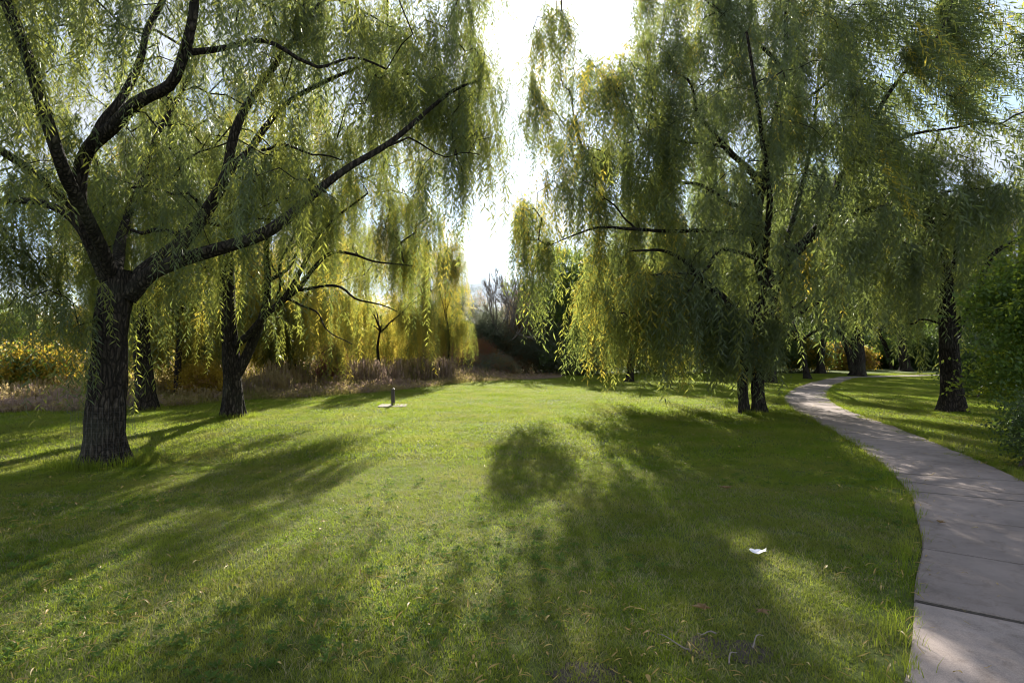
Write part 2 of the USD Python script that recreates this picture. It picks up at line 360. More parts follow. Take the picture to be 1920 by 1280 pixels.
pathx = UsdGeom.Xform.Define(stage, '/World/path'); tag(pathx, kind='structure')
s0, slab_no = 0.0, 0
prng = np.random.default_rng(5)
while s0 < seg[-1] - 2:
    L = 1.18 + prng.uniform(-0.05, 0.08)
    ss = np.linspace(s0 + 0.016, s0 + L - 0.016, 6)
    c, n = on_path(ss)
    wl = HALF + 0.012 * np.sin(ss * 3.1)
    tilt, lift = prng.uniform(-0.006, 0.006), prng.uniform(0, 0.008) + 0.016
    off = np.array([-1, -0.985, 0.985, 1])
    hz = np.array([-0.008, 0, 0, -0.008])
    v = []
    for k_, (cc, nn, w) in enumerate(zip(c, n, wl)):
        edge = -0.010 if k_ in (0, 5) else 0
        for o, h in zip(off, hz):
            q = cc + nn * o * w
            v.append([q[0], q[1], lift + tilt * o + h + edge])
    v = np.array(v); top = len(v)
    low = v.copy(); low[:, 2] = -0.09
    V = np.vstack([v, low]); F = []
    for a in range(5):
        for b in range(3):
            F.append([a * 4 + b, a * 4 + b + 1, a * 4 + b + 5, a * 4 + b + 4])
        F.append([a * 4, a * 4 + 4, top + a * 4 + 4, top + a * 4]); F.append([a * 4 + 3, top + a * 4 + 3, top + a * 4 + 7, a * 4 + 7])
    for b in range(3):
        F.append([b, top + b, top + b + 1, b + 1]); F.append([20 + b, 21 + b, top + 21 + b, top + 20 + b])
    part('slab', (V, np.array(F)), SLABS[prng.integers(3)], pathx)
    cj, nj = on_path([s0 - 0.02, s0 + 0.02])
    part('joint', (np.array([[*(cj[0] - nj[0] * HALF), 0.007], [*(cj[0] + nj[0] * HALF), 0.007], [*(cj[1] + nj[1] * HALF), 0.007], [*(cj[1] - nj[1] * HALF), 0.007]]), np.array([[0, 1, 2, 3]])), DIRT, pathx)
    if slab_no in (10, 14, 21):
        uu = np.linspace(-0.98, 0.98 if slab_no != 14 else 0.1, 26); cs = s0 + L * (0.35 + 0.1 * np.sin(uu * 2 + slab_no)) + 0.03 * (meshkit.fbm(np.stack([uu * 4, 0 * uu, 0 * uu + slab_no], -1), 3, 5) - 0.5) * 6
        cc, nn = on_path(cs); wd = 0.0035 + 0.006 * meshkit.noise(np.stack([uu * 7, 0 * uu, 0 * uu], -1), slab_no); tt = np.stack([-nn[:, 1], nn[:, 0]], 1); q = cc + nn * uu[:, None] * HALF
        hh = lift + tilt * uu + 0.003
        part('crack', (np.vstack([np.column_stack([q - tt * wd[:, None], hh]), np.column_stack([q + tt * wd[:, None], hh])]), np.array([[a, a + 1, 26 + a + 1, 26 + a] for a in range(25)])), DIRT, pathx)
    slab_no += 1
    s0 += L

# ------------------------------------------------------------------ foliage prototypes
def leaf(m, base, direction, length, width, twist, r):
    d = direction / (np.linalg.norm(direction) + 1e-9)
    side = np.cross(d, [math.cos(twist), math.sin(twist), 0.3]); side /= np.linalg.norm(side) + 1e-9
    up = np.cross(side, d)
    mid_ = base + d * length * 0.45 + up * length * 0.05
    tip = base + d * length - np.array([0, 0, 0.10 * length])
    m.add([base, mid_ + side * width / 2, tip, mid_ - side * width / 2], [[0, 1, 2], [0, 2, 3]])


def willow_spray(seed, strands=3, length=1.2, leaf_len=0.110, leaf_w=0.0190, out=0.28, spread=0.16, gap=0.036):
    r = np.random.default_rng(seed); m = Mesh()
    for s in range(strands):
        L = length * r.uniform(0.62, 1.15); a = r.uniform(0, 2 * np.pi) if s else 0.0
        start = np.array([r.normal(0, spread), r.normal(0, spread), r.normal(0, 0.06)])
        ox, oy = math.cos(a) * out * r.uniform(0.4, 1.2), math.sin(a) * out * r.uniform(0.4, 1.2)
        t = np.linspace(0, 1, 9); wob = r.uniform(-0.05, 0.05, 2)
        line = start + np.stack([ox * np.sin(t * 1.5) + wob[0] * np.sin(t * 5), oy * np.sin(t * 1.5) + wob[1] * np.sin(t * 4), 0.10 * np.sin(np.minimum(t * 4, np.pi)) * out - L * t ** 1.25], 1)
        v, f = tube(line, np.linspace(0.0028, 0.0010, 9), 3, cap=False); m.add(v, f)
        n = int(L / gap)
        for q in range(n):
            tt = 0.06 + 0.94 * (q + r.uniform(0, 0.8)) / n
            p = np.array([np.interp(tt, t, line[:, c]) for c in range(3)])
            az = q * 2.4 + r.uniform(-0.5, 0.5); down = r.uniform(0.45, 1.7)
            leaf(m, p, np.array([math.cos(az), math.sin(az), -down]), leaf_len * r.uniform(0.6, 1.2), leaf_w * r.uniform(0.8, 1.2), r.uniform(0, 6.28), r)
    return m.get()


def spray_set(far):
    kw = dict(leaf_len=0.138, leaf_w=0.0255, gap=0.048) if far else {}
    o = 50 if far else 0
    return [('short', willow_spray(100 + o + i, 3, 0.62, out=0.34, spread=0.10, **kw)) for i in range(4)] + [('medium', willow_spray(200 + o + i, 3, 1.15, out=0.24, spread=0.09, **kw)) for i in range(4)] + [('long', willow_spray(300 + o + i, 3, 1.85, out=0.17, spread=0.10, **kw)) for i in range(4)]


COLOURS = [('green', WILLOW), ('olive', WILLOW_OLIVE), ('yellow', WILLOW_YELLOW)]
WPROTO = {far: [(f'{cn}_{sn}{"_coarse" if far else ""}_spray_{i % 4}', mesh, cm) for cn, cm in COLOURS for i, (sn, mesh) in enumerate(spray_set(far))] for far in (False, True)}     # index = colour * 12 + shape


def leafy_twig(seed, n=46, size=0.5, leaf_len=0.075, leaf_w=0.05):
    r = np.random.default_rng(seed); m = Mesh()
    for b in range(5):
        a, e = r.uniform(0, 6.28), r.uniform(-0.3, 1.0); d = np.array([math.cos(a) * math.cos(e), math.sin(a) * math.cos(e), math.sin(e)])
        v, f = tube(np.outer(np.linspace(0, size, 4), d), [0.005, 0.004, 0.003, 0.002], 3, cap=False); m.add(v, f)
        for q in range(n // 5):
            p = d * size * r.uniform(0.2, 1.05) + r.normal(0, 0.05, 3)
            leaf(m, p, d * 0.6 + r.normal(0, 0.7, 3) - [0, 0, 0.3], leaf_len * r.uniform(0.7, 1.25), leaf_w * r.uniform(0.8, 1.2), r.uniform(0, 6.28), r)
    return m.get()


TWIGS = [leafy_twig(400 + i) for i in range(4)]
TWIGS_SMALL = [leafy_twig(420 + i, 60, 0.42, 0.055, 0.018) for i in range(4)]
LCOL = {'sunny': LEAF_SUNNY, 'dark': LEAF_DARK, 'green': LEAF_GREEN, 'grey': LEAF_GREY, 'yellow': LEAF_YELLOW, 'red': LEAF_RED, 'rust': LEAF_RUST}


def leaf_protos(mix, small=False):
    return [(f'{c}_{"narrow" if small else "broad"}_leaf_twig_{i}', (TWIGS_SMALL if small else TWIGS)[i], LCOL[c]) for c in mix for i in range(4)]


# ------------------------------------------------------------------ willows
def limb_part(tree, base, px_pts, r0, r1, sides=12, name='limb', rough=0.16, seed=0, step=0.14):
    """px_pts: (x, y, extra depth); returns the resampled line relative to the tree's base and its radii."""
    pts = np.array([P(x, y, base[1] + dd) for x, y, dd in px_pts]) - base
    line, t = catmull(pts, step)
    wig = np.random.default_rng(seed + 99)
    if name != 'trunk':
        ph = wig.uniform(0, 6, 3); s = np.linspace(0, 1, len(line))[:, None]
        line = line + np.sin(s * np.array([9, 11, 10]) + ph) * 0.05 * np.sin(np.pi * s)
    rad = np.interp(t, np.linspace(0, 1, len(r0)), r0) if np.ndim(r0) else r0 + (r1 - r0) * t ** 0.85
    return line, rad


def grow(nodes, targets, seed, sag=0.1):
    """Greedy branching: every target is joined to the nearest node of the skeleton by an arched twig. Returns chains (lists of points) with their tip counts."""
    r = np.random.default_rng(seed)
    pos = list(nodes); parent = [-1] * len(nodes); n0 = len(nodes); tips = []
    arr = np.array(pos); d0 = np.array([np.min(np.linalg.norm(arr - t, axis=1)) for t in targets])
    buf = np.zeros((len(nodes) + len(targets) * 14, 3)); buf[:n0] = arr; depth = np.zeros(len(buf)); n = n0
    par = np.full(len(buf), -1)
    for k_ in np.argsort(d0):
        t = targets[k_]
        dv = t - buf[:n]; dist = np.linalg.norm(dv, axis=1)
        cost = dist + 0.22 * depth[:n] + 0.5 * np.maximum(0, -dv[:, 2] - 0.3 * dist)
        b = int(np.argmin(cost)); L = dist[b]
        steps = int(np.clip(L / 0.35, 2, 12)); s = np.linspace(0, 1, steps + 1)[1:, None]
        up = np.array([0, 0, sag * L + 0.05]) + r.normal(0, 0.05 * L, 3)
        line = buf[b] + (t - buf[b]) * s + up * np.sin(np.pi * s) + r.normal(0, 0.02 + 0.012 * L, (steps, 3)) * np.sin(np.pi * s)
        prev = b
        for q in line:
            buf[n] = q; par[n] = prev; depth[n] = depth[prev] + L / steps; prev = n; n += 1
        tips.append(prev)
    count = np.zeros(n)
    for t in tips: count[t] += 1
    for q in range(n - 1, n0 - 1, -1):
        if par[q] >= 0: count[par[q]] += count[q]
    return buf[:n], par[:n], count, n0, tips


def twig_mesh(buf, par, count, n0, r_tip=0.0055, power=0.47, rmax=0.06):
    n = len(buf); kids = [[] for _ in range(n)]
    for q in range(n0, n): kids[par[q]].append(q)
    m = Mesh(); rad = np.minimum(r_tip * np.maximum(count, 1) ** power, rmax)
    for q in range(n0, n):
        p = par[q]
        if p < n0 or len(kids[p]) > 1 and kids[p][int(np.argmax(count[kids[p]]))] != q:
            chain = [p, q]
            while kids[chain[-1]]:
                ks = kids[chain[-1]]; chain.append(ks[int(np.argmax(count[ks]))])
            r = rad[chain].copy(); r[0] = r[1]
            v, f = tube(buf[chain], r, 6 if r[0] > 0.02 else 4, cap=False); m.add(v, f)
    return m.get()


def willow(label, base, trunk, limbs, centre, radii, tufts, per_tuft, colour, keep=None, gaps=(), seed=1, shell=0.35, scale=1.0, low=None, roots=True, limb_sides=16, lens=(0.35, 0.45, 0.2), sweep=None, group=None, zmin=0.9, far=True, clumps=0.52, more=(), thin=None):
    r = np.random.default_rng(seed)
    tree = thing('willow_tree', label, 'tree', base, group)
    nodes = []
    tm = Mesh()
    for k_, (pts, rad) in enumerate(trunk):
        line, rr = limb_part(tree, base, pts, rad, None, name='trunk', seed=seed + k_)
        if roots:
            line = np.vstack([line[0] - [0, 0, 0.25], line]); rr = np.concatenate([[rr[0]], rr])
            h = line[:, 2]; rr = rr * (1 + 0.38 * np.exp(-np.maximum(h, 0) / 0.22))
        v, f = tube(line, rr * 0.82, 40, rough=0.26, lobes=0.16 if roots else 0, seed=seed + k_)
        part('trunk', (v, f), BARK, tree, smooth=True)
        nodes.append(line[len(line) // 2:])
    for k_, (pts, a, b) in enumerate(limbs):
        line, rr = limb_part(tree, base, pts, a, b, seed=seed * 31 + k_)
        part('limb', tube(line, rr * 0.86, limb_sides if a > 0.04 else 8, rough=0.28, seed=seed + 40 + k_), BARK, tree, smooth=True)
        nodes.append(line[len(line) // 5:])
    nodes = np.vstack(nodes)
    # tuft points through the crown
    pts = np.zeros((0, 3)); guard = 0
    vols = [(centre, radii, 1.0 - sum(q[2] for q in more))] + list(more); vw = np.array([q[2] for q in vols]); origin = np.zeros(0, int)
    while len(pts) < tufts and guard < 60:
        guard += 1
        u = r.normal(size=(tufts * 3, 3)); u /= np.linalg.norm(u, axis=1, keepdims=True)
        rr = (shell ** 3 + (1 - shell ** 3) * r.random(len(u))) ** (1 / 3)
        which = r.choice(len(vols), len(u), p=vw); q = np.array([v[0] for v in vols])[which] + u * rr[:, None] * np.array([v[1] for v in vols])[which]
        clump = meshkit.fbm(q * 0.55, 2, seed)
        ok = (q[:, 2] > zmin) & (clump > clumps + r.normal(0, 0.06, len(q)))
        w = q + base
        if keep is not None:
            x, y = pix(w - [0, 0, 0.55 * scale]); front = w[:, 1] > 0.5
            infr = front & (x > -150) & (x < 2070) & (y > -150)
            ok &= ~infr | inside(keep, x, y)
            for g in gaps: ok &= ~(infr & inside(g, x, y))
        ok &= np.hypot(w[:, 0], w[:, 1]) > 2.0
        pts = np.vstack([pts, q[ok]]); origin = np.concatenate([origin, which[ok]])
    pts = pts[:tufts]
    buf, par, count, n0, tips = grow(nodes, pts, seed)
    part('branches', twig_mesh(buf, par, count, n0), BARK, tree, kind='stuff')
    # sprays hang from the tips and along the last twigs
    pos, yaw, pick, sc = [], [], [], []
    for ti, tp in enumerate(tips):
        chain = [tp]
        while len(chain) < 3 and par[chain[-1]] >= n0: chain.append(par[chain[-1]])
        c = buf[chain]; d = c[0] - c[-1]; a0 = math.atan2(d[1], d[0])
        world = base + c[0]
        cshift = meshkit.noise(world * 0.45 + 11.3, seed + 3)
        tx, ty = pix(world)
        n = max(1, r.poisson((thin(tx, ty) if thin else 1.0) * per_tuft * (0.55 + 0.9 * meshkit.noise(world * 0.8, seed))))
        pr = np.asarray(colour(world, cshift), float) * np.exp(r.normal(0, 0.9, 3)); pr = pr / pr.sum()
        hfac = world[2]
        for _ in range(n):
            q = r.integers(0, len(chain)); e = r.normal(0, 0.085, 3)
            pos.append(c[q] + e); yaw.append(a0 + r.normal(0, 0.7))
            ls = np.asarray(lens, float) if origin[ti] == 0 else np.array([0.2, 0.45, 0.35])
            ln = r.choice(3, p=ls / ls.sum()); s = scale * float(np.clip(r.lognormal(-0.06, 0.28), 0.5, 1.6))
            reach = (0.75, 1.25, 1.9)[ln] * s * 1.05
            while hfac - reach < 0.35 and ln > 0:
                ln -= 1; reach = (0.75, 1.25, 1.9)[ln] * s * 1.05
            pick.append(r.choice(3, p=pr) * 12 + ln * 4 + r.integers(4)); sc.append(s)
    pos, yaw, sc = np.array(pos), np.array(yaw), np.array(sc)
    tilt = np.abs(r.normal(0, 0.12, len(pos))); td = r.uniform(0, 6.28, len(pos))
    if sweep is not None:
        wx = pix(pos + base)
        amt = sweep(wx[0], wx[1]); tilt = tilt + np.abs(amt); td = np.where(np.abs(amt) > 0.05, np.where(amt > 0, np.pi, 0) + r.normal(0, 0.3, len(pos)), td)
    instancer(path_of(tree) + '/foliage', WPROTO[far], pick, pos, quats(yaw, tilt, td), sc)
    return tree


near_tree = G(195, 866)
T1_LIMBS = [
    ([(236, 560, 0.0), (270, 512, 0.1), (320, 470, 0.25), (350, 438, 0.35), (392, 380, 0.5), (425, 325, 0.6), (450, 240, 0.8), (500, 150, 1.0), (545, 80, 1.1), (592, 15, 1.2), (640, -70, 1.2)], 0.165, 0.03),
    ([(425, 325, 0.6), (470, 278, 0.9), (502, 235, 1.2), (550, 190, 1.5), (620, 150, 1.8), (690, 110, 2.2), (750, 60, 2.6)], 0.085, 0.018),
    ([(242, 552, 0.0), (295, 508, -0.1), (400, 470, -0.2), (490, 435, -0.2), (540, 400, -0.1), (600, 350, 0.0), (645, 320, 0.1), (725, 275, 0.3), (795, 215, 0.5), (850, 170, 0.6), (900, 150, 0.6)], 0.135, 0.018),
    ([(212, 545, 0.0), (180, 470, -0.3), (150, 400, -0.5), (150, 340, -0.6), (168, 285, -0.7), (212, 242, -0.8), (260, 190, -0.9), (320, 155, -1.0), (345, 98, -1.1), (360, 30, -1.2), (366, -40, -1.3), (380, -140, -1.4)], 0.14, 0.05),
    ([(345, 98, -1.1), (420, 88, -1.0), (490, 86, -0.9), (560, 105, -0.7), (600, 118, -0.6), (660, 108, -0.4), (725, 130, -0.2)], 0.048, 0.015),
    ([(205, 540, 0.0), (150, 425, 0.5), (90, 390, 0.8), (0, 376, 1.0), (-110, 385, 1.2), (-240, 430, 1.4)], 0.095, 0.03),
    ([(168, 285, -0.7), (225, 170, -0.4), (268, 105, -0.2), (290, 40, 0.0), (320, -50, 0.2)], 0.075, 0.04),
    ([(350, 438, 0.35), (322, 434, 0.6), (290, 437, 0.9), (246, 431, 1.2)], 0.05, 0.03),
    ([(372, 415, 0.4), (420, 420, 0.8), (480, 414, 1.2), (560, 400, 1.7)], 0.032, 0.012),
    ([(378, 392, 0.5), (350, 364, 0.3), (300, 355, 0.0), (246, 352, -0.3)], 0.035, 0.015),
    ([(490, 282, 1.0), (540, 275, 1.0), (600, 290, 1.0), (640, 300, 1.0)], 0.03, 0.012),
    ([(725, 275, 0.3), (770, 262, 0.4), (815, 285, 0.5), (900, 290, 0.6)], 0.022, 0.008),
    ([(150, 400, -0.5), (60, 330, -0.9), (-60, 230, -1.3), (-180, 150, -1.6)], 0.08, 0.03),
    ([(105, 245, -0.6), (60, 200, -0.8), (20, 170, -1.0), (-40, 100, -1.2)], 0.04, 0.02),
    ([(215, 530, 0.1), (235, 420, 1.6), (300, 250, 3.0), (380, 90, 4.0)], 0.12, 0.04),
    ([(215, 530, 0.0), (120, 300, -1.6), (0, 0, -2.6), (-100, -300, -3.0)], 0.11, 0.04)]
T1_KEEP = [(-400, -900), (820, -900), (900, -200), (990, -60), (985, 60), (930, 120), (945, 220), (948, 300), (900, 330), (870, 410), (835, 420), (800, 400), (770, 440), (720, 400), (640, 430), (560, 430), (480, 470), (400, 520), (330, 490), (300, 560), (250, 560), (215, 620), (240, 720), (190, 770), (150, 700), (120, 650), (60, 640), (0, 690), (-400, 700)]
T1_GAPS = [[(520, 150), (570, 120), (600, 150), (560, 185)], [(600, 40), (700, 10), (720, 60), (640, 80)], [(640, 330), (700, 330), (690, 390), (640, 420), (610, 380)], [(870, 0), (960, 30), (930, 110), (880, 60)]]


def t1_colour(w, n): return (0.55, 0.45, 0.0)


T1 = willow('large near willow with a wire guard round its dark trunk and long spreading limbs', near_tree,
            [([(194, 866, 0), (195, 790, 0), (202, 700, 0), (210, 610, 0), (220, 545, 0), (226, 505, 0)], [0.30, 0.285, 0.265, 0.255, 0.25, 0.20])],
            T1_LIMBS, (-0.4, 1.3, 6.6), (6.6, 4.2, 5.8), 820, 5.6, t1_colour, T1_KEEP, T1_GAPS, seed=11, shell=0.3, scale=0.9, zmin=1.3, far=False, lens=(0.5, 0.38, 0.12), clumps=0.49, more=[((4.0, 3.0, 4.8), (2.8, 3.0, 2.6), 0.07), ((-0.25, -0.75, 2.6), (0.6, 0.4, 0.8), 0.014), ((4.0, 3.0, 8.0), (3.2, 3.2, 3.0), 0.08), ((-3.8, 1.2, 3.4), (3.2, 2.2, 1.9), 0.09), ((4.9, 2.4, 5.4), (1.8, 2.6, 2.4), 0.045), ((3.2, 4.0, 5.2), (3.0, 2.6, 2.6), 0.06), ((2.6, 3.2, 4.4), (2.4, 1.6, 1.7), 0.03)])

t2 = G(437, 781)
T2 = willow('forked willow in the middle of the left group with a curved stem leaning right', t2,
            [([(437, 781, 0), (437, 720, 0), (433, 660, 0), (428, 600, 0), (425, 540, 0), (425, 480, 0), (430, 420, 0), (434, 350, 0), (428, 280, 0.2)], [0.29, 0.26, 0.24, 0.22, 0.21, 0.19, 0.14, 0.10, 0.06])],
            [([(444, 700, 0), (462, 668, 0), (485, 620, -0.1), (497, 580, -0.2), (498, 540, -0.3), (496, 480, -0.4), (505, 425, -0.5), (520, 370, -0.5), (545, 310, -0.5)], 0.17, 0.03),
             ([(436, 650, 0), (462, 632, -0.3), (492, 600, -0.5), (530, 560, -0.6), (555, 520, -0.7), (575, 480, -0.8), (600, 440, -0.8), (640, 400, -0.8), (690, 362, -0.8)], 0.115, 0.02),
             ([(520, 570, -0.5), (560, 540, -0.3), (590, 505, -0.1), (620, 478, 0.1), (660, 478, 0.3), (705, 488, 0.5), (780, 500, 0.8)], 0.085, 0.018),
             ([(545, 545, -0.4), (590, 540, -0.6), (635, 540, -0.8), (665, 556, -0.9), (705, 568, -1.0), (745, 584, -1.1)], 0.05, 0.012),
             ([(540, 560, -0.5), (580, 578, -0.9), (613, 615, -1.2), (660, 645, -1.4)], 0.04, 0.012),
             ([(497, 530, -0.3), (540, 500, 0.2), (570, 450, 0.6), (600, 400, 1.0), (640, 370, 1.2)], 0.055, 0.015),
             ([(520, 560, -0.5), (528, 500, -0.9), (545, 450, -1.2), (560, 410, -1.4)], 0.045, 0.015),
             ([(425, 525, 0), (395, 502, 0.2), (362, 490, 0.4), (330, 470, 0.6), (290, 440, 0.8)], 0.06, 0.02),
             ([(428, 440, 0), (400, 380, 0.4), (395, 300, 0.6), (420, 230, 0.8)], 0.07, 0.03)],
            (0.4, 1.2, 5.9), (4.9, 2.8, 3.9), 320, 4.5, lambda w, n: (0.30, 0.55, 0.10 + 0.25 * (w[2] < 3.2)),
            keep=[(150, -100), (760, 40), (790, 250), (840, 330), (830, 480), (800, 560), (760, 590), (700, 560), (640, 640), (600, 620), (560, 600), (530, 690), (480, 590), (390, 600), (380, 700), (300, 680), (260, 600), (150, 560)],
            gaps=[[(600, 470), (640, 420), (690, 380), (720, 420), (700, 480), (640, 500)], [(405, 420), (450, 420), (520, 600), (470, 700), (410, 700)]], seed=23, scale=1.0, zmin=1.2, far=False, lens=(0.45, 0.4, 0.15), more=[((3.4, 0.6, 6.0), (2.8, 2.6, 2.4), 0.2)])
t3 = G(274, 768)
T3 = willow('leaning dark willow trunk between the wire guarded willow and the forked one', t3,
            [([(275, 768, 0), (271, 710, 0), (266, 650, 0), (272, 595, 0), (292, 550, 0), (308, 500, 0.1), (325, 455, 0.2), (335, 400, 0.2)], [0.31, 0.27, 0.25, 0.22, 0.19, 0.14, 0.10, 0.06])],
            [([(264, 640, 0), (250, 590, 0), (246, 540, -0.2), (225, 480, -0.4)], 0.13, 0.05), ([(296, 545, 0), (300, 500, -0.3), (298, 440, -0.6), (280, 380, -0.8)], 0.09, 0.03),
             ([(285, 560, 0), (330, 545, 0.4), (370, 560, 0.8)], 0.05, 0.02)],
            (-0.6, 1.4, 5.8), (4.2, 2.6, 3.6), 120, 5, lambda w, n: (0.35, 0.5, 0.15), keep=[(-400, 0), (420, 60), (430, 560), (330, 560), (240, 580), (100, 560), (-400, 640)], seed=37, zmin=1.3)

t4 = G(1415, 774)
T4_LIMBS = [
    ([(1392, 665, 0), (1380, 610, -0.1), (1362, 570, -0.2), (1335, 536, -0.3), (1312, 512, -0.4), (1285, 490, -0.5), (1240, 472, -0.6), (1190, 470, -0.8)], 0.19, 0.03),
    ([(1441, 535, 0), (1425, 480, 0), (1418, 430, 0), (1420, 385, 0), (1428, 345, 0), (1440, 290, 0), (1452, 220, 0.1), (1465, 155, 0.2), (1475, 105, 0.3), (1474, 45, 0.4), (1482, -30, 0.5), (1490, -140, 0.6)], 0.235, 0.03),
    ([(1450, 530, 0), (1478, 485, -0.2), (1510, 450, -0.4), (1546, 402, -0.5), (1566, 360, -0.6), (1578, 330, -0.7), (1605, 315, -0.8), (1645, 290, -0.9), (1710, 252, -1.0), (1800, 238, -1.0)], 0.19, 0.025),
    ([(1546, 402, -0.5), (1600, 396, -0.3), (1650, 390, -0.1), (1700, 381, 0.1), (1750, 396, 0.3), (1800, 405, 0.5), (1880, 420, 0.8)], 0.085, 0.02),
    ([(1425, 350, 0), (1400, 312, -0.2), (1362, 280, -0.4), (1332, 246, -0.5), (1310, 214, -0.6), (1300, 172, -0.6), (1288, 148, -0.7), (1268, 138, -0.8)], 0.105, 0.025),
    ([(1358, 276, -0.4), (1320, 268, -0.7), (1270, 262, -1.0), (1215, 258, -1.3), (1168, 270, -1.6)], 0.05, 0.012),
    ([(1425, 485, 0), (1385, 476, -0.5), (1352, 470, -0.8), (1330, 496, -1.1), (1304, 511, -1.3), (1260, 515, -1.6), (1214, 516, -1.9)], 0.075, 0.018),
    ([(1420, 440, 0), (1345, 432, -0.2), (1265, 436, -0.4), (1190, 428, -0.5), (1130, 424, -0.6), (1085, 438, -0.7), (1035, 458, -0.8)], 0.085, 0.014),
    ([(1190, 428, -0.5), (1170, 404, -0.6), (1150, 388, -0.7), (1118, 354, -0.8)], 0.04, 0.012),
    ([(1418, 400, 0), (1370, 380, 0.6), (1320, 352, 1.0), (1270, 345, 1.4), (1200, 330, 1.8), (1120, 300, 2.0)], 0.08, 0.02),
    ([(1443, 290, 0), (1480, 230, -0.4), (1520, 180, -0.8), (1560, 140, -1.0), (1600, 90, -1.2)], 0.06, 0.02),
    ([(1470, 130, 0.2), (1400, 60, 0.2), (1320, 0, 0.2), (1200, -70, 0.2), (1090, -100, 0.2), (1040, -80, 0.2)], 0.06, 0.014),
    ([(1575, 335, -0.7), (1640, 220, -1.0), (1700, 140, -1.4), (1760, 60, -1.8), (1800, -40, -2.0)], 0.075, 0.02),
    ([(1440, 540, 0), (1470, 470, 1.4), (1500, 360, 2.6), (1530, 200, 3.4), (1540, 60, 4.0)], 0.14, 0.03),
    ([(1435, 520, 0), (1440, 400, -1.5), (1430, 250, -2.6), (1400, 60, -3.4)], 0.12, 0.03),
    ([(1312, 512, -0.4), (1280, 560, -0.7), (1240, 600, -1.0), (1185, 602, -1.3)], 0.045, 0.012),
    ([(1452, 590, 0.1), (1470, 570, 0.3), (1490, 575, 0.5), (1510, 560, 0.7)], 0.045, 0.02)]
T4_KEEP = [(960, -400), (1000, 0), (990, 120), (975, 240), (1000, 290), (985, 380), (955, 450), (960, 530), (1000, 560), (1050, 500), (1085, 530), (1075, 640), (1090, 700), (1130, 660), (1210, 620), (1240, 690), (1275, 730), (1330, 705), (1375, 720), (1400, 710), (1440, 690), (1465, 650), (1495, 580), (1550, 520), (1680, 470), (1780, 440), (1920, 420), (2200, 380), (2200, -400)]
T4_GAPS = [[(1092, -80), (1215, -80), (1195, 60), (1165, 150), (1110, 145), (1085, 70)], [(1010, 410), (1090, 400), (1110, 440), (1090, 490), (1030, 500)], [(1690, 240), (1880, 240), (1900, 400), (1780, 390), (1700, 330)], [(1335, 245), (1440, 270), (1420, 330), (1370, 320)], [(1600, 110), (1680, 90), (1700, 165), (1620, 190)], [(1790, 40), (1890, 20), (1900, 110), (1810, 130)], [(1545, -20), (1600, -30), (1600, 40), (1550, 50)], [(1500, 150), (1550, 140), (1560, 210), (1510, 220)], [(1700, 180), (1760, 160), (1770, 215), (1710, 230)], [(1850, 150), (1930, 150), (1930, 240), (1850, 240)], [(1690, -60), (1760, -60), (1740, 20), (1690, 20)]]


def t4_colour(w, n):
    x, y = pix(w)
    left = np.clip((1330 - x) / 250, 0, 1); lowf = np.clip((y - 430) / 200, 0, 1)
    return (0.92 - 0.45 * left, 0.08 + 0.32 * left, 0.012 + 0.04 * left + 0.22 * left * lowf)


T4 = willow('huge twin stemmed willow beside the concrete path, curtains of leaves hanging to the grass', t4,
            [([(1425, 775, 0.15), (1420, 720, 0.1), (1426, 650, 0.05), (1436, 590, 0), (1444, 540, 0), (1447, 505, 0)], [0.20, 0.19, 0.21, 0.26, 0.31, 0.22]),
             ([(1396, 774, -0.1), (1392, 720, -0.1), (1394, 660, 0), (1400, 610, 0.05), (1420, 570, 0.05)], [0.15, 0.15, 0.18, 0.20, 0.2])],
            T4_LIMBS, (0.7, 1.3, 6.6), (8.6, 4.9, 6.6), 1020, 5.6, t4_colour, T4_KEEP, T4_GAPS, seed=51, shell=0.35, scale=1.05, zmin=1.3, lens=(0.35, 0.45, 0.2),
            thin=lambda x, y: 0.62 if x < 1120 else 1.0, clumps=0.46, more=[((-5.5, 0.4, 6.9), (1.1, 2.0, 3.9), 0.042), ((-2.3, -0.6, 2.4), (1.5, 1.2, 1.2), 0.035), ((-0.3, -1.0, 2.2), (1.1, 0.8, 1.1), 0.012)], sweep=lambda x, y: np.where((x > 1500) & (y < 330), 0.7 * np.clip((x - 1500) / 250, 0, 1), 0) * 1.0)

# ---- more willows further off
def simple_willow(label, px, py, trunk_px, radii, centre, tufts, per, colour, seed, r0=0.25, limbs=(), keep=None, gaps=(), group=None, lens=(0.3, 0.45, 0.25), scale=1.1, zmin=1.0, shell=0.35):
    b = G(px, py)
    n = len(trunk_px)
    rad = np.linspace(r0, r0 * 0.4, n)
    lim = list(limbs)
    if not lim:
        r = np.random.default_rng(seed); top = trunk_px[-1]; s = FPX / b[1]
        for a in np.linspace(0, 6.28, 6)[:-1] + r.uniform(0, 1):
            reach = 0.62 * radii[0]
            lim.append(([(top[0], top[1] + 0.3 * s, 0), (top[0] + math.cos(a) * reach * 0.45 * s, top[1] - 0.8 * s, math.sin(a) * reach * 0.45), (top[0] + math.cos(a) * reach * s, top[1] - 1.9 * s, math.sin(a) * reach)], r0 * 0.45, r0 * 0.12))
    return willow(label, b, [([(x, y, 0) for x, y in trunk_px], rad)], lim, centre, radii, tufts, per, colour, keep, gaps, seed=seed, scale=scale, lens=lens, limb_sides=8, group=group, zmin=zmin, shell=shell)


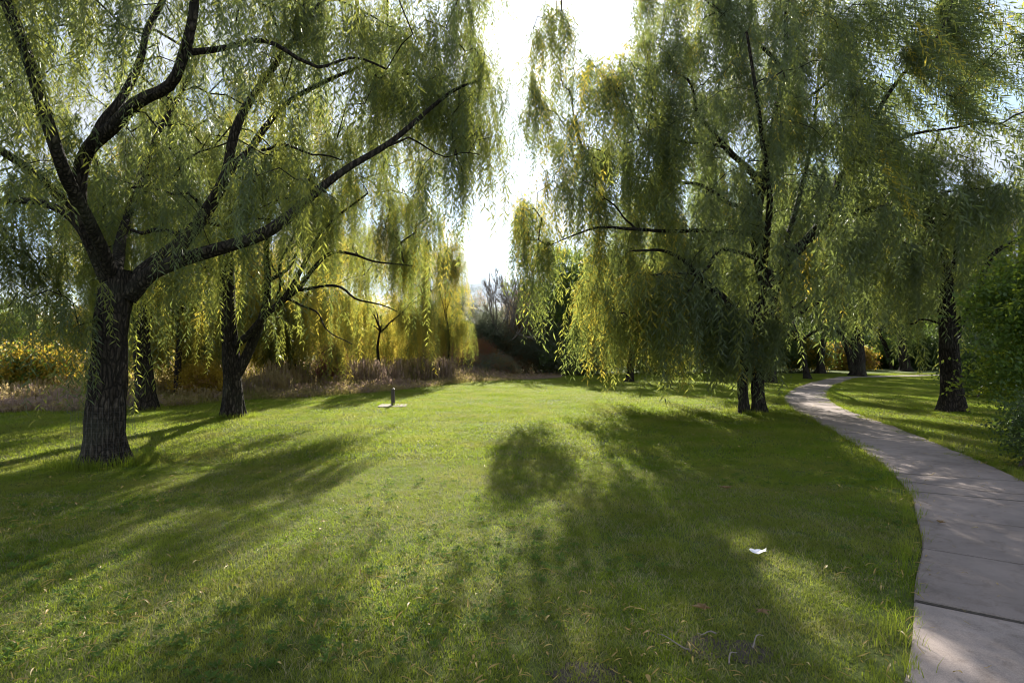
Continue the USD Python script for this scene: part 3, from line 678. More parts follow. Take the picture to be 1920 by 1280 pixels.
YEL = lambda w, n: (0.06, 0.44, 0.50)
simple_willow('yellowing willow curtain just beyond the lawn edge behind the leaning trunk', 335, 752, [(335, 752), (333, 700), (336, 640), (330, 580)], (3.6, 1.5, 2.7), (0.4, 1.0, 3.1), 170, 5.5, YEL, 61, 0.16, zmin=0.7, lens=(0.15, 0.4, 0.45), keep=[(170, 380), (430, 380), (430, 720), (300, 720), (170, 690)])
simple_willow('yellow green willow standing behind the curved stem of the forked willow', 545, 735, [(545, 735), (548, 680), (540, 620), (548, 570)], (4.6, 1.8, 3.4), (0.3, 0.8, 3.7), 220, 5.5, YEL, 62, 0.2, zmin=0.7, lens=(0.15, 0.4, 0.45), keep=[(430, 420), (660, 440), (665, 690), (625, 700), (600, 720), (560, 690), (430, 690)])
simple_willow('pale yellow willow behind the short post and the red shrubs', 715, 722, [(715, 722), (712, 690), (708, 650), (715, 610)], (5.2, 2.0, 4.0), (0.0, 1.0, 4.4), 190, 5, lambda w, n: (0.08, 0.44, 0.48), 63, 0.11, zmin=0.9, lens=(0.2, 0.4, 0.4), keep=[(580, 420), (800, 440), (820, 660), (770, 690), (640, 690), (600, 600)], gaps=[[(650, 520), (690, 500), (690, 560), (650, 560)]])
simple_willow('tall slender yellow willow left of the bare tree', 838, 712, [(838, 712), (842, 640), (836, 580), (834, 530)], (1.5, 1.4, 3.9), (0.0, 0.0, 5.0), 80, 5, lambda w, n: (0.06, 0.40, 0.54), 64, 0.07, limbs=[([(836, 600, 0), (828, 560, 0.2), (822, 530, 0.3), (812, 520, 0.4)], 0.03, 0.012), ([(838, 580, 0), (848, 545, -0.2), (860, 525, -0.3)], 0.03, 0.012)], zmin=0.6)
simple_willow('golden willow on the far side of the lawn behind the huge twin stemmed willow', 1180, 715, [(1180, 715), (1184, 670), (1190, 620), (1185, 570)], (3.9, 2.0, 3.2), (0.5, 0, 4.2), 170, 5, lambda w, n: (0.12, 0.42, 0.46), 65, 0.25, keep=[(1060, 440), (1300, 440), (1300, 690), (1200, 650), (1130, 690), (1085, 700), (1070, 600)])
# along the path
D1 = lambda w, n: (0.85, 0.15, 0.0)
simple_willow('dark willow forking low on the mound just right of the path bend', 1606, 705, [(1608, 705), (1609, 665), (1607, 625), (1604, 590), (1606, 560)], (8, 6, 5.0), (-1, 0, 9.2), 260, 5, D1, 71, 0.55, zmin=4.6, lens=(0.65, 0.35, 0.0),
              limbs=[([(1600, 695, 0), (1590, 660, 0), (1572, 622, 0), (1543, 596, 0), (1500, 570, 0)], 0.30, 0.10), ([(1612, 625, 0), (1635, 595, 0), (1668, 582, 0), (1720, 560, 0)], 0.26, 0.1), ([(1600, 650, 0), (1580, 610, 1.0), (1570, 560, 2.0)], 0.2, 0.08), ([(1606, 570, 0), (1614, 530, 0), (1630, 470, 0)], 0.2, 0.08)], scale=1.5)
simple_willow('slim dark trunked willow right of the low forking one', 1696, 695, [(1698, 695), (1693, 655), (1688, 615), (1690, 580)], (9, 6, 5.5), (1, 0, 10), 190, 5, D1, 72, 0.5, scale=1.8, zmin=6.0, lens=(0.7, 0.3, 0.0))
simple_willow('small leaning willow left of the path bend, nearer of two', 1513, 711, [(1514, 711), (1510, 690), (1507, 665), (1500, 630)], (7.5, 5, 5), (0.6, 0, 7.0), 220, 5, D1, 73, 0.22, scale=1.3, zmin=3.6, lens=(0.6, 0.4, 0.0))
simple_willow('farther small willow behind the path bend with a straight thin trunk', 1537, 699, [(1538, 699), (1540, 665), (1545, 630), (1552, 590)], (7, 5, 6), (0, 0, 8.5), 160, 5, D1, 74, 0.36, scale=1.6, zmin=5.2, lens=(0.7, 0.3, 0.0))
simple_willow('dark willow right behind the twin stems, its foot just showing beside them', 1444, 718, [(1444, 718), (1446, 690), (1450, 650), (1455, 600)], (8.0, 5, 5.5), (1.0, 0, 7.6), 300, 6, D1, 77, 0.36, scale=1.3, zmin=4.4, lens=(0.6, 0.4, 0.0))
simple_willow('distant willow with a leaning trunk beyond the mound', 1676, 692, [(1677, 692), (1668, 668), (1656, 640), (1645, 615)], (8, 6, 6), (0, 0, 8.5), 120, 5, D1, 75, 0.34, scale=1.8, zmin=6, lens=(0.7, 0.3, 0.0))
simple_willow('tall willow on the right lawn with a sloping side limb', 1784, 772, [(1784, 772), (1785, 710), (1778, 640), (1773, 560), (1766, 490), (1750, 440), (1738, 410)], (4.6, 3.8, 2.9), (0.2, 1.2, 5.2), 150, 4, lambda w, n: (0.8, 0.2, 0.0), 76, 0.32,
              limbs=[([(1780, 650, 0), (1800, 612, 0), (1826, 570, -0.2), (1840, 515, -0.4), (1868, 472, -0.6), (1910, 450, -0.8)], 0.16, 0.05), ([(1772, 560, 0), (1790, 500, 0.4), (1800, 430, 0.8), (1830, 350, 1.2)], 0.1, 0.03), ([(1768, 520, 0), (1730, 480, -0.4), (1690, 450, -0.8)], 0.06, 0.02), ([(1776, 610, 0), (1740, 600, 0.5), (1705, 608, 1.0)], 0.05, 0.02), ([(1740, 420, 0), (1730, 340, 0), (1760, 250, 0)], 0.09, 0.03)],
              keep=[(1500, 300), (1700, 330), (1780, 260), (1860, 260), (1880, 480), (1850, 560), (1840, 600), (1780, 560), (1700, 620), (1600, 600), (1560, 500)], gaps=[[(1840, 480), (1905, 470), (1900, 510), (1850, 530)]])

# ------------------------------------------------------------------ broad-leaved trees, shrubs, a bare tree
def bush(name, label, cat, base, blobs, n, mix, weights, seed, small=False, scale=1.0, stems=5, trunk=None, group=None, hollow=0.45):
    """blobs: ellipsoids (cx, cy, cz, rx, ry, rz) relative to the base that the leafy twigs fill."""
    r = np.random.default_rng(seed)
    t = thing(name, label, cat, base, group)
    m = Mesh(); blobs = np.array(blobs, float)
    vol = blobs[:, 3] * blobs[:, 4] * blobs[:, 5]; vol = vol ** 0.75 / (vol ** 0.75).sum()
    if trunk:
        line, tt = catmull(np.array([[0, 0, -0.2], [0.02, 0, trunk[0] * 0.4], [r.normal(0, 0.1), r.normal(0, 0.1), trunk[0]]]), 0.3)
        part('trunk', tube(line, trunk[1] * (1 - 0.45 * tt), 10, rough=0.15, seed=seed), BARK, t, smooth=True)
        for b in blobs:
            a = np.array([0, 0, trunk[0] * r.uniform(0.6, 0.95)]); c = b[:3]
            line, tt = catmull(np.array([a, (a + c) / 2 + [0, 0, 0.15 * b[5]], c + [0, 0, b[5] * 0.5]]), 0.4)
            m.add(*tube(line, trunk[1] * 0.42 * (1 - 0.75 * tt), 6, cap=False))
        part('branches', m.get(), BARK, t, kind='stuff')
    else:
        for q in range(stems):
            b = blobs[r.integers(len(blobs))]; a = np.array([r.normal(0, 0.2 * b[3]), r.normal(0, 0.2 * b[4]), -0.05]); c = b[:3] + r.normal(0, 0.4, 3) * b[3:]
            line, tt = catmull(np.array([a, a * 0.5 + c * 0.5 + [0, 0, 0.1], c + [0, 0, 0.3 * b[5]]]), 0.3)
            m.add(*tube(line, 0.03 * (1 - 0.7 * tt), 5, cap=False))
        part('stems', m.get(), TWIG, t, kind='stuff')
    w = r.choice(len(blobs), n, p=vol); u = r.normal(size=(n, 3)); u /= np.linalg.norm(u, axis=1, keepdims=True)
    rr = (hollow ** 3 + (1 - hollow ** 3) * r.random(n)) ** (1 / 3)
    lump = 0.55 + 0.95 * meshkit.fbm(u * 2.2 + w[:, None] * 3.1, 2, seed)
    pos = blobs[w, :3] + u * (rr * lump)[:, None] * blobs[w, 3:]
    ok = pos[:, 2] > 0.06; pos, u = pos[ok], u[ok]; n = len(pos)
    cl = meshkit.noise((pos + base) * 0.5, seed)
    pr = np.asarray(weights, float); cum = np.cumsum(pr / pr.sum())
    cidx = np.searchsorted(cum, np.clip(0.55 * cl + 0.45 * r.random(n), 0, 0.999)).clip(0, len(mix) - 1)
    pick = cidx * 4 + r.integers(0, 4, n)
    instancer(path_of(t) + '/foliage', leaf_protos(mix, small), pick, pos, quats(r.uniform(0, 6.28, n), r.uniform(0, 0.9, n), np.arctan2(u[:, 1], u[:, 0]) + r.normal(0, 0.4, n)), scale * r.uniform(0.75, 1.3, n))
    return t


def blob_tree(seed, width, height, base_z, k=7):
    r = np.random.default_rng(seed); out = []
    for q in range(k):
        a = q * 2.4 + r.uniform(0, 0.8); h = (q + 0.5) / k; rad = 0.30 * width * (1 - 0.55 * h)
        s = width * (0.30 - 0.10 * h) * r.uniform(0.85, 1.2)
        out.append([math.cos(a) * rad, math.sin(a) * rad, base_z + h * (height - base_z) * 0.9 + 0.04 * height, s, s, min(s * 1.05, 0.3 * height)])
    return out


# right edge: leafy tree whose sunlit leaves hang over the grass
b = G(1945, 812)
bush('leafy_tree', 'leafy broad-leaved tree at the right edge with sunlit yellow green upper leaves', 'tree', b,
     [[-0.25, 0.1, 2.35, 0.8, 0.9, 0.75], [0.5, 0.2, 3.0, 1.0, 1.1, 0.7], [-0.2, 0, 1.0, 0.75, 0.8, 0.6], [0.9, 0.4, 1.4, 1.0, 1.0, 0.9], [1.5, 0.4, 3.2, 1.1, 1.0, 0.9]],
     620, ['green', 'sunny', 'dark'], (0.5, 0.35, 0.15), 301, trunk=(2.2, 0.07), scale=1.0, hollow=0.1)
b = G(1850, 745)
bush('shrub', 'dark rounded shrub behind the tall willow at the right edge', 'shrub', b, [[0.6, 0, 1.1, 1.2, 1.2, 1.1], [2.0, 0.4, 1.5, 1.7, 1.4, 1.6], [-0.2, 0.3, 0.7, 0.7, 0.8, 0.7]], 520, ['dark', 'green'], (0.7, 0.3), 302, scale=1.1)
b = G(1935, 880)
bush('shrub', 'low dark shrub beside the path at the right edge of the grass', 'shrub', b, [[0.4, 0, 0.4, 0.5, 0.6, 0.4], [0.8, 0.4, 0.55, 0.6, 0.6, 0.5]], 170, ['dark', 'green'], (0.7, 0.3), 303, scale=0.7)

far = [  # (x px, y px, width m, height m, mix, weights, label)
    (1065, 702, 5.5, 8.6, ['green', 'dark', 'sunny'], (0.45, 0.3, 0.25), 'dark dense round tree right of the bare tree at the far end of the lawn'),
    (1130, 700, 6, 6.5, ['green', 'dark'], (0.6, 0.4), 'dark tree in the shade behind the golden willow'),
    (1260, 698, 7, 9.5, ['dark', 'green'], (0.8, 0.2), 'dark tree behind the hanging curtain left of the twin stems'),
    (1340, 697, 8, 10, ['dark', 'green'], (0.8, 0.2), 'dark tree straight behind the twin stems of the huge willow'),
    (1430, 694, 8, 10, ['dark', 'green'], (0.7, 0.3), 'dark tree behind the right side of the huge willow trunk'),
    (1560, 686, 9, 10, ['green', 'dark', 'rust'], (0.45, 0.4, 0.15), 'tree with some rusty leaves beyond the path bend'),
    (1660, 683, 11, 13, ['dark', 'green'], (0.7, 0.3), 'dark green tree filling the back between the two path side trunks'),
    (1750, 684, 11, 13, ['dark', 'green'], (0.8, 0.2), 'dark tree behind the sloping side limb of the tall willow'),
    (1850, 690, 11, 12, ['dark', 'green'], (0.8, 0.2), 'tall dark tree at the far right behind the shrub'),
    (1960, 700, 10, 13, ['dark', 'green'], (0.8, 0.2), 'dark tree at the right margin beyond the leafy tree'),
    (1010, 692, 7, 6.5, ['rust', 'dark'], (0.6, 0.4), 'brownish leaved tree between the bare tree and the dark round tree'),
    (690, 681, 10, 8, ['yellow', 'green', 'rust'], (0.4, 0.3, 0.3), 'yellow and brown far tree above the red shrubs'),
    (600, 681, 10, 7, ['rust', 'yellow'], (0.5, 0.5), 'far autumn tree seen between the strands of the yellow green willow'),
    (480, 681, 12, 7, ['yellow', 'green'], (0.6, 0.4), 'far yellow tree behind the curved stem'),
    (360, 681, 11, 7, ['green', 'yellow'], (0.6, 0.4), 'far green and yellow tree between the leaning and the forked trunks'),
    (150, 680, 12, 7, ['green', 'yellow', 'rust'], (0.4, 0.4, 0.2), 'far tree beyond the brown meadow left of the wire guarded trunk'),
    (20, 680, 12, 8, ['green', 'rust'], (0.6, 0.4), 'far green tree at the left margin beyond the meadow'),
    (770, 683, 9, 7.5, ['green', 'dark', 'yellow'], (0.4, 0.4, 0.2), 'far green tree behind the red shrubs left of the slender willow')]
for k_, (x, y, w, h, mix, wt, lab) in enumerate(far):
    bush('background_tree', lab, 'tree', G(x, y), blob_tree(500 + k_, w, h, 0.9 if 'dark' in mix[0] else 1.2), int(60 * w * h / 6 + 250), mix, wt, 520 + k_, trunk=(h * 0.5, 0.18), scale=1.9, hollow=0.4)

shrubs = [  # (x, y, w, h, mix, weights, small, label)
    (875, 704, 5.0, 6.6, ['grey', 'dark'], (0.7, 0.3), True, 'grey green shrub at the foot of the bare tree, left one'),
    (955, 702, 6.0, 6.2, ['grey', 'rust', 'grey'], (0.5, 0.2, 0.3), True, 'wide grey green shrub right below the bare tree'),
    (1020, 703, 5.0, 4.2, ['grey', 'rust'], (0.6, 0.4), True, 'grey green and brownish shrub at the right end of the shrub border'),
    (868, 706, 3.8, 2.5, ['red', 'rust', 'grey'], (0.45, 0.35, 0.2), True, 'dark red twiggy shrub right of the brown reeds'),
    (900, 707, 4.0, 1.6, ['red', 'grey', 'rust'], (0.4, 0.35, 0.25), True, 'low purple grey shrub below the grey green ones'),
    (775, 706, 4.0, 2.7, ['red', 'rust', 'yellow'], (0.4, 0.3, 0.3), True, 'red shrub behind the brown reeds'),
    (715, 708, 3.4, 2.5, ['red', 'rust', 'yellow'], (0.5, 0.2, 0.3), True, 'red and orange shrub left of the brown reeds above the post'),
    (812, 704, 3.0, 3.2, ['yellow', 'rust'], (0.8, 0.2), True, 'orange yellow shrub between the two red ones'),
    (615, 730, 1.0, 2.0, ['red'], (1,), True, 'narrow crimson shrub among the yellow willow strands'),
    (925, 707, 2.4, 1.2, ['grey', 'yellow'], (0.6, 0.4), True, 'small pale yellowish shrub in front of the grey green ones'),
    (105, 750, 2.8, 1.7, ['yellow', 'green'], (0.6, 0.4), False, 'bright yellow shrub on the meadow left of the wire guarded trunk'),
    (20, 742, 3.0, 1.7, ['rust', 'green', 'yellow'], (0.4, 0.3, 0.3), True, 'brownish orange shrub at the left margin of the meadow'),
    (385, 750, 1.8, 1.2, ['yellow', 'rust'], (0.7, 0.3), False, 'low yellow shrub between the two trunks of the left group'),
    (1582, 693, 3.6, 2.0, ['rust', 'yellow', 'green'], (0.4, 0.25, 0.35), False, 'rusty orange shrub beyond the path bend left of the forking trunk'),
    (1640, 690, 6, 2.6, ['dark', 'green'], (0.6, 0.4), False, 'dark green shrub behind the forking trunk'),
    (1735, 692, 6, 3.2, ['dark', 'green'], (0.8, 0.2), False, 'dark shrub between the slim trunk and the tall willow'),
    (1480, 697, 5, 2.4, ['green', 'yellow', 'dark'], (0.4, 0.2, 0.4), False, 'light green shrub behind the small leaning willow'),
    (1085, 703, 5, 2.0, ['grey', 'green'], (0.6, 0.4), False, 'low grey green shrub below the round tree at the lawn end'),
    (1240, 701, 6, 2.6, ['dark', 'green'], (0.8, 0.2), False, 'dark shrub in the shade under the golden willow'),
    (1390, 699, 7, 2.8, ['dark', 'green'], (0.8, 0.2), False, 'dark shrub behind the foot of the twin stems')]
for k_, (x, y, w, h, mix, wt, small, lab) in enumerate(shrubs):
    r = np.random.default_rng(700 + k_)
    bl = [[r.uniform(-0.4, 0.4) * w, r.uniform(-0.2, 0.2) * w, h * r.uniform(0.25, 0.7), w * 0.2 * r.uniform(0.6, 1.3), w * 0.2, h * 0.30 * r.uniform(0.7, 1.2)] for _ in range(9)]
    bush('shrub', lab, 'shrub', G(x, y), bl, int(min(1600, 130 * w * h / 1.6 + 100)), mix, wt, 720 + k_, small=small, scale=max(1.15 if w > 2 else 0.8, G(x, y)[1] / 26), hollow=0.1, stems=14)


def bare_tree(label, base, height, seed, spread=0.42):
    r = np.random.default_rng(seed); t = thing('bare_tree', label, 'tree', base); m = Mesh()

    def branch(p, d, L, rad, lev):
        n = 5; pts = [p]; dd = d.copy()
        for q in range(n):
            dd = dd + r.normal(0, 0.10, 3) + [0, 0, 0.04]; dd /= np.linalg.norm(dd); pts.append(pts[-1] + dd * L / n)
        rr = np.linspace(rad, rad * 0.55, n + 1)
        if lev == 0: part('trunk', tube(pts, rr, 10, rough=0.12, seed=seed), BARK, t, smooth=True)
        else: m.add(*tube(pts, np.maximum(rr, 0.017), 5 if lev < 3 else 3, cap=False))
        if lev >= 5: return
        for q in range(4 if lev < 3 else 3):
            i = r.integers(2, n + 1) if q else n
            nd = dd + r.normal(0, spread, 3) + [0, 0, 0.25]; nd /= np.linalg.norm(nd)
            branch(pts[i], nd, L * r.uniform(0.58, 0.78), rr[i] * 0.68, lev + 1)
    branch(np.array([0, 0, -0.1]), np.array([0.03, 0, 1.0]), height * 0.30, height * 0.020, 0)
    part('branches', m.get(), TWIG_GREY, t, kind='stuff')


bare_tree('leafless grey tree with fine upright twigs above the grey green shrubs', G(935, 704), 12.5, 81)
bare_tree('smaller leafless tree just right of the grey green shrubs', G(990, 700), 9.0, 84)

# ------------------------------------------------------------------ meadow and reeds beyond the lawn
edge_px = [(-500, 800), (0, 777), (150, 772), (300, 765), (470, 752), (600, 745), (700, 738), (800, 727), (870, 719), (960, 714), (1050, 709)]
EDGE = np.array([G(x, y)[:2] for x, y in edge_px])


def beyond_edge(x, y):                 # metres past the lawn's far left edge
    from scipy.spatial import cKDTree
    e = np.stack([np.interp(np.linspace(0, 1, 400), np.linspace(0, 1, len(EDGE)), EDGE[:, k_]) for k_ in range(2)], 1)
    d, i = cKDTree(e).query(np.stack([x, y], -1))
    line = np.interp(x, EDGE[:, 0], EDGE[:, 1])
    return np.where((y > line) & (x < EDGE[-1, 0]), d, -d)


def grass_clump(seed, n, h, spread, width, plume=False, curve=0.3):
    r = np.random.default_rng(seed); m = Mesh()
    for _ in range(n):
        p = np.array([*r.normal(0, spread, 2), 0]); a = r.uniform(0, 6.28); H = h * r.uniform(0.55, 1.1); c = curve * H * r.uniform(0.3, 1.2)
        d = np.array([math.cos(a), math.sin(a), 0]); s = np.array([-d[1], d[0], 0]) * width * r.uniform(0.7, 1.2)
        q1, q2 = p + d * c * 0.3 + [0, 0, H * 0.55], p + d * c + [0, 0, H]
        m.add([p - s / 2, p + s / 2, q1 + s * 0.4, q1 - s * 0.4, q2], [[0, 1, 2], [0, 2, 3], [3, 2, 4]])
        if plume and r.random() < 0.5:
            for k_ in range(5):
                e = r.normal(0, 0.025, 3); z = q2 - [0, 0, 0.04 * k_]; m.add([z + e, z + s * 3.0 + e * 0.4 - [0, 0, 0.07], z - s * 3.0 - [0, 0, 0.10]], [[0, 1, 2]])
    return m.get()


MEADOW = [(f'meadow_clump_{i}', grass_clump(800 + i, 70, 0.95, 0.24, 0.012, plume=i % 2 == 0), [REED, REED_GREEN, PLUME, REED_GREEN][i]) for i in range(4)]
mx, my = rng.uniform(-45, 6, 26000), rng.uniform(13, 62, 26000)
bd = beyond_edge(mx, my); ok = (bd > 0.15) & (np.abs(mx / my) < 1.0) & (rng.random(len(mx)) < np.where(bd < 6, 1.0, 0.45))
mx, my, bd = mx[ok][:9000], my[ok][:9000], bd[ok][:9000]
tone = meshkit.fbm(np.stack([mx * 0.25, my * 0.25, 0 * mx], -1), 2, 9)
pick = np.where(tone + rng.normal(0, 0.12, len(mx)) > 0.5, rng.choice([0, 2, 2], len(mx)), rng.choice([1, 3, 0], len(mx)))
height = np.clip(0.22 + bd * 0.16, 0.22, 0.8) * rng.uniform(0.55, 1.2, len(mx)) * np.clip((EDGE[-1, 0] - mx) / 6, 0.25, 1)
instancer('/World/meadow_grass', MEADOW, pick, np.stack([mx, my, ground_z(mx, my)], 1), quats(rng.uniform(0, 6.28, len(mx))), np.stack([0.9 + 0 * height, 0.9 + 0 * height, height], 1), label='tall brown and green meadow grass beyond the left edge of the lawn', cat='grass')
# the reed bed by the post
rx, ry = [], []
for x0, x1, y0 in ((745, 842, 726), (480, 560, 748), (640, 745, 733)):
    n = int((x1 - x0) * (1.7 if x0 > 700 else 0.7))
    px_ = rng.uniform(x0, x1, n); dd = rng.uniform(0, 1.6 if x0 > 700 else 4.0, n)
    g = np.array([G(a, y0 - (a - x0) * (0.08 if x0 > 700 else 0.06)) for a in px_]); rx += list(g[:, 0] - dd * 0.3); ry += list(g[:, 1] + dd + 0.2)
rx, ry = np.array(rx), np.array(ry)
REEDS = [(f'reed_clump_{i}', grass_clump(840 + i, 60, 1.25, 0.2, 0.014, plume=True, curve=0.16), [REED, PLUME, REED_GREEN][i]) for i in range(3)]
instancer('/World/reeds', REEDS, rng.choice(3, len(rx), p=[0.5, 0.3, 0.2]), np.stack([rx, ry, ground_z(rx, ry)], 1), quats(rng.uniform(0, 6.28, len(rx))), rng.uniform(0.4, 1.05, len(rx)), label='brown plumed reeds in front of the red shrubs along the lawn edge', cat='reeds')

# ------------------------------------------------------------------ lawn grass
def turf(seed, size, n, h, w, mat_name):
    r = np.random.default_rng(seed); m = Mesh()
    for _ in range(n):
        p = np.array([*r.uniform(-size / 2, size / 2, 2), 0]); a = r.uniform(0, 6.28); H = h * r.uniform(0.45, 1.25); lean = H * r.uniform(0.2, 2.2)
        d = np.array([math.cos(a), math.sin(a), 0]); s = np.array([-d[1], d[0], 0]) * w * r.uniform(0.7, 1.3)
        q1, q2 = p + d * lean * 0.35 + [0, 0, H * 0.6], p + d * lean + [0, 0, H]
        m.add([p - s / 2, p + s / 2, q1 + s * 0.4, q1 - s * 0.4, q2], [[0, 1, 2], [0, 2, 3], [3, 2, 4]])
    return m.get()


TURF = [(f'fine_turf_{i}', turf(900 + i, 0.42, 620, 0.028, 0.0038, ''), GRASS) for i in range(5)] + [(f'dry_turf_{i}', turf(910 + i, 0.42, 170, 0.030, 0.0038, ''), GRASS_DRY) for i in range(3)] + \
       [(f'wide_turf_{i}', turf(920 + i, 0.9, 700, 0.05, 0.008, ''), GRASS) for i in range(4)]
soil_spots = [G(1350, 1215), G(1105, 1262), G(400, 1165), G(1600, 1030)]
pos, pick, sc = [], [], []


def scatter(step, y0, y1, protos, zs, dry=False):
    yy = np.arange(y0, y1, step); 
    for y in yy:
        half = 0.95 * y + 0.8
        x = np.arange(-half, half, step) + rng.uniform(0, step)
        xx, y2 = x + rng.normal(0, step * 0.2, len(x)), y + rng.normal(0, step * 0.2, len(x))
        ok = (path_distance(xx, y2) > 0.10) & (beyond_edge(xx, y2) < 0.4)
        for s in soil_spots[:2]: ok &= (np.hypot((xx - s[0]) / 1.3, y2 - s[1]) > 0.17) | (rng.random(len(xx)) < 0.35)
        if dry: ok &= meshkit.fbm(np.stack([xx * 0.5, y2 * 0.5, 0 * xx], -1), 3, 77) + rng.normal(0, 0.05, len(xx)) > 0.40 + 0.02 * max(0, y - 6)
        xx, y2 = xx[ok], y2[ok]
        pos.extend(np.stack([xx, y2, ground_z(xx, y2) - 0.012], 1)); pick.extend(rng.choice(protos, len(xx)))
        v = 0.75 + 0.6 * meshkit.fbm(np.stack([xx * 0.7, y2 * 0.7, 0 * xx], -1), 2, 15)
        sc.extend(np.stack([np.ones(len(xx)), np.ones(len(xx)), v * zs], 1))


scatter(0.30, 1.2, 9.0, range(5), 1.0)
scatter(0.34, 1.2, 12.0, (5, 6, 7), 1.0, dry=True)
scatter(0.62, 9.0, 44.0, range(8, 12), 1.0)
instancer('/World/lawn_grass', TURF, pick, np.array(pos), quats(rng.uniform(0, 6.28, len(pos))), np.array(sc), label='short green mown grass of the lawn', cat='grass')

# ragged edge tufts along the path and round the trunks
TUFT = [(f'long_tuft_{i}', grass_clump(960 + i, 34, 0.16, 0.06, 0.0055, curve=0.7), GRASS) for i in range(3)]
tp = []
for s in np.arange(6, seg[-1] - 26, 0.09):
    c, n = on_path(s)
    for side in (-1, 1):
        if rng.random() < 0.85: tp.append(np.append(c[0] + n[0] * side * (HALF + rng.uniform(-0.02, 0.13)), 0))
npath = len(tp)
for bse, rad, cnt in ((near_tree, 0.42, 46), (t2, 0.38, 30), (t3, 0.4, 24), (t4, 0.5, 40), (G(737, 760), 0.3, 8)):
    for _ in range(cnt):
        a = rng.uniform(0, 6.28); q = rad * rng.uniform(0.95, 1.5); tp.append([bse[0] + math.cos(a) * q, bse[1] + math.sin(a) * q, 0])
tp = np.array(tp); tp[:, 2] = ground_z(tp[:, 0], tp[:, 1]) - 0.01
tsc = np.concatenate([rng.uniform(0.4, 0.85, npath), rng.uniform(0.7, 1.4, len(tp) - npath)])
instancer('/World/grass_tufts', TUFT, rng.integers(0, 3, len(tp)), tp, quats(rng.uniform(0, 6.28, len(tp))), tsc, label='longer grass tufts along the path edge and round the trunks', cat='grass')

def rosette(seed, n, L, w):
    r = np.random.default_rng(seed); m = Mesh()
    for q in range(n):
        a = q * 2.4 + r.uniform(-0.4, 0.4); d = np.array([math.cos(a), math.sin(a), 0]); sd = np.array([-d[1], d[0], 0]); l = L * r.uniform(0.6, 1.2); h = r.uniform(0.2, 0.6) * l
        p0 = d * 0.004 + [0, 0, 0.008]; p1, p2 = p0 + d * l * 0.55 + [0, 0, h], p0 + d * l + [0, 0, h * 0.7]
        m.add([p0, p1 - sd * w / 2, p2, p1 + sd * w / 2, p1 - [0, 0, 0.003]], [[0, 1, 4], [1, 2, 4], [2, 3, 4], [3, 0, 4]])
    return m.get()


WEED = [(f'weed_rosette_{i}', rosette(990 + i, [9, 7, 14][i], [0.055, 0.04, 0.032][i], [0.018, 0.022, 0.014][i]), LEAF_WEED) for i in range(3)]
wy = 1.4 + 12 * rng.random(5200) ** 1.5; wx = rng.uniform(-1, 1, 5200) * (0.95 * wy + 0.4)
ok = (meshkit.fbm(np.stack([wx * 1.1, wy * 1.1, 0 * wx], -1), 3, 91) > 0.59 + rng.normal(0, 0.03, 5200)) & (path_distance(wx, wy) > 0.03)
wx, wy = wx[ok], wy[ok]
instancer('/World/lawn_weeds', WEED, rng.integers(0, 3, len(wx)), np.stack([wx, wy, ground_z(wx, wy)], 1), quats(rng.uniform(0, 6.28, len(wx))), rng.uniform(0.6, 1.2, len(wx)), label='small broad leaved weeds and clover among the grass', cat='weeds')

# ------------------------------------------------------------------ fallen leaves
def fallen(seed, L, w):
    r = np.random.default_rng(seed); m = Mesh(); n = 7; t = np.linspace(0, 1, n); wd = w * np.sin(np.pi * np.clip(t, 0.02, 0.98)) ** 0.8
    x = (t - 0.5) * L; z = 0.012 * np.sin(t * 3.1 + r.uniform(0, 2)) + 0.006; y = 0.1 * L * np.sin(t * 2.5 + r.uniform(0, 3))
    v = np.vstack([np.stack([x, y + wd / 2, z + 0.003], 1), np.stack([x, y, z], 1), np.stack([x, y - wd / 2, z + 0.003], 1)])
    f = [[a * n + i, a * n + i + 1, (a + 1) * n + i + 1, (a + 1) * n + i] for a in range(2) for i in range(n - 1)]
    return v, np.array(f)


FL = [(f'fallen_willow_leaf_{i}', fallen(970 + i, [0.07, 0.085, 0.06, 0.05][i], [0.010, 0.012, 0.010, 0.022][i]), FALLEN) for i in range(4)]
N = 15000
fy = 1.3 + 22 * rng.random(N) ** 1.7; fx = rng.uniform(-1, 1, N) * (0.95 * fy + 0.5)
cl = meshkit.fbm(np.stack([fx * 0.6, fy * 0.6, 0 * fx], -1), 2, 31); ok = (cl > rng.uniform(0.3, 0.6, N)) & (beyond_edge(fx, fy) < 0)
pd = path_distance(fx, fy); ok &= (pd > 0.0) | (rng.random(N) < 0.3); fx, fy, pd = fx[ok], fy[ok], pd[ok]
extra = 420; s = rng.uniform(6.5, 20, extra); c, n = on_path(s); side = rng.choice([-1, 1], extra); q = c + n * (side * (HALF + rng.normal(0.05, 0.09, extra)))[:, None]
fx, fy, pd = np.concatenate([fx, q[:, 0]]), np.concatenate([fy, q[:, 1]]), np.concatenate([pd, np.abs(rng.normal(0.02, 0.05, extra))])
fz = np.where(path_distance(fx, fy) < 0.02, 0.027, ground_z(fx, fy) + rng.uniform(0.012, 0.032, len(fx)))
instancer('/World/fallen_leaves', FL, rng.choice(4, len(fx), p=[0.35, 0.3, 0.25, 0.1]), np.stack([fx, fy, fz], 1), quats(rng.uniform(0, 6.28, len(fx)), np.abs(rng.normal(0, 0.25, len(fx))), rng.uniform(0, 6.28, len(fx))), np.where(rng.random(len(fx)) < 0.25, rng.uniform(0.7, 1.1, len(fx)), rng.uniform(0.3, 0.65, len(fx))), label='yellow and tan willow leaves scattered on the grass', cat='fallen leaves')

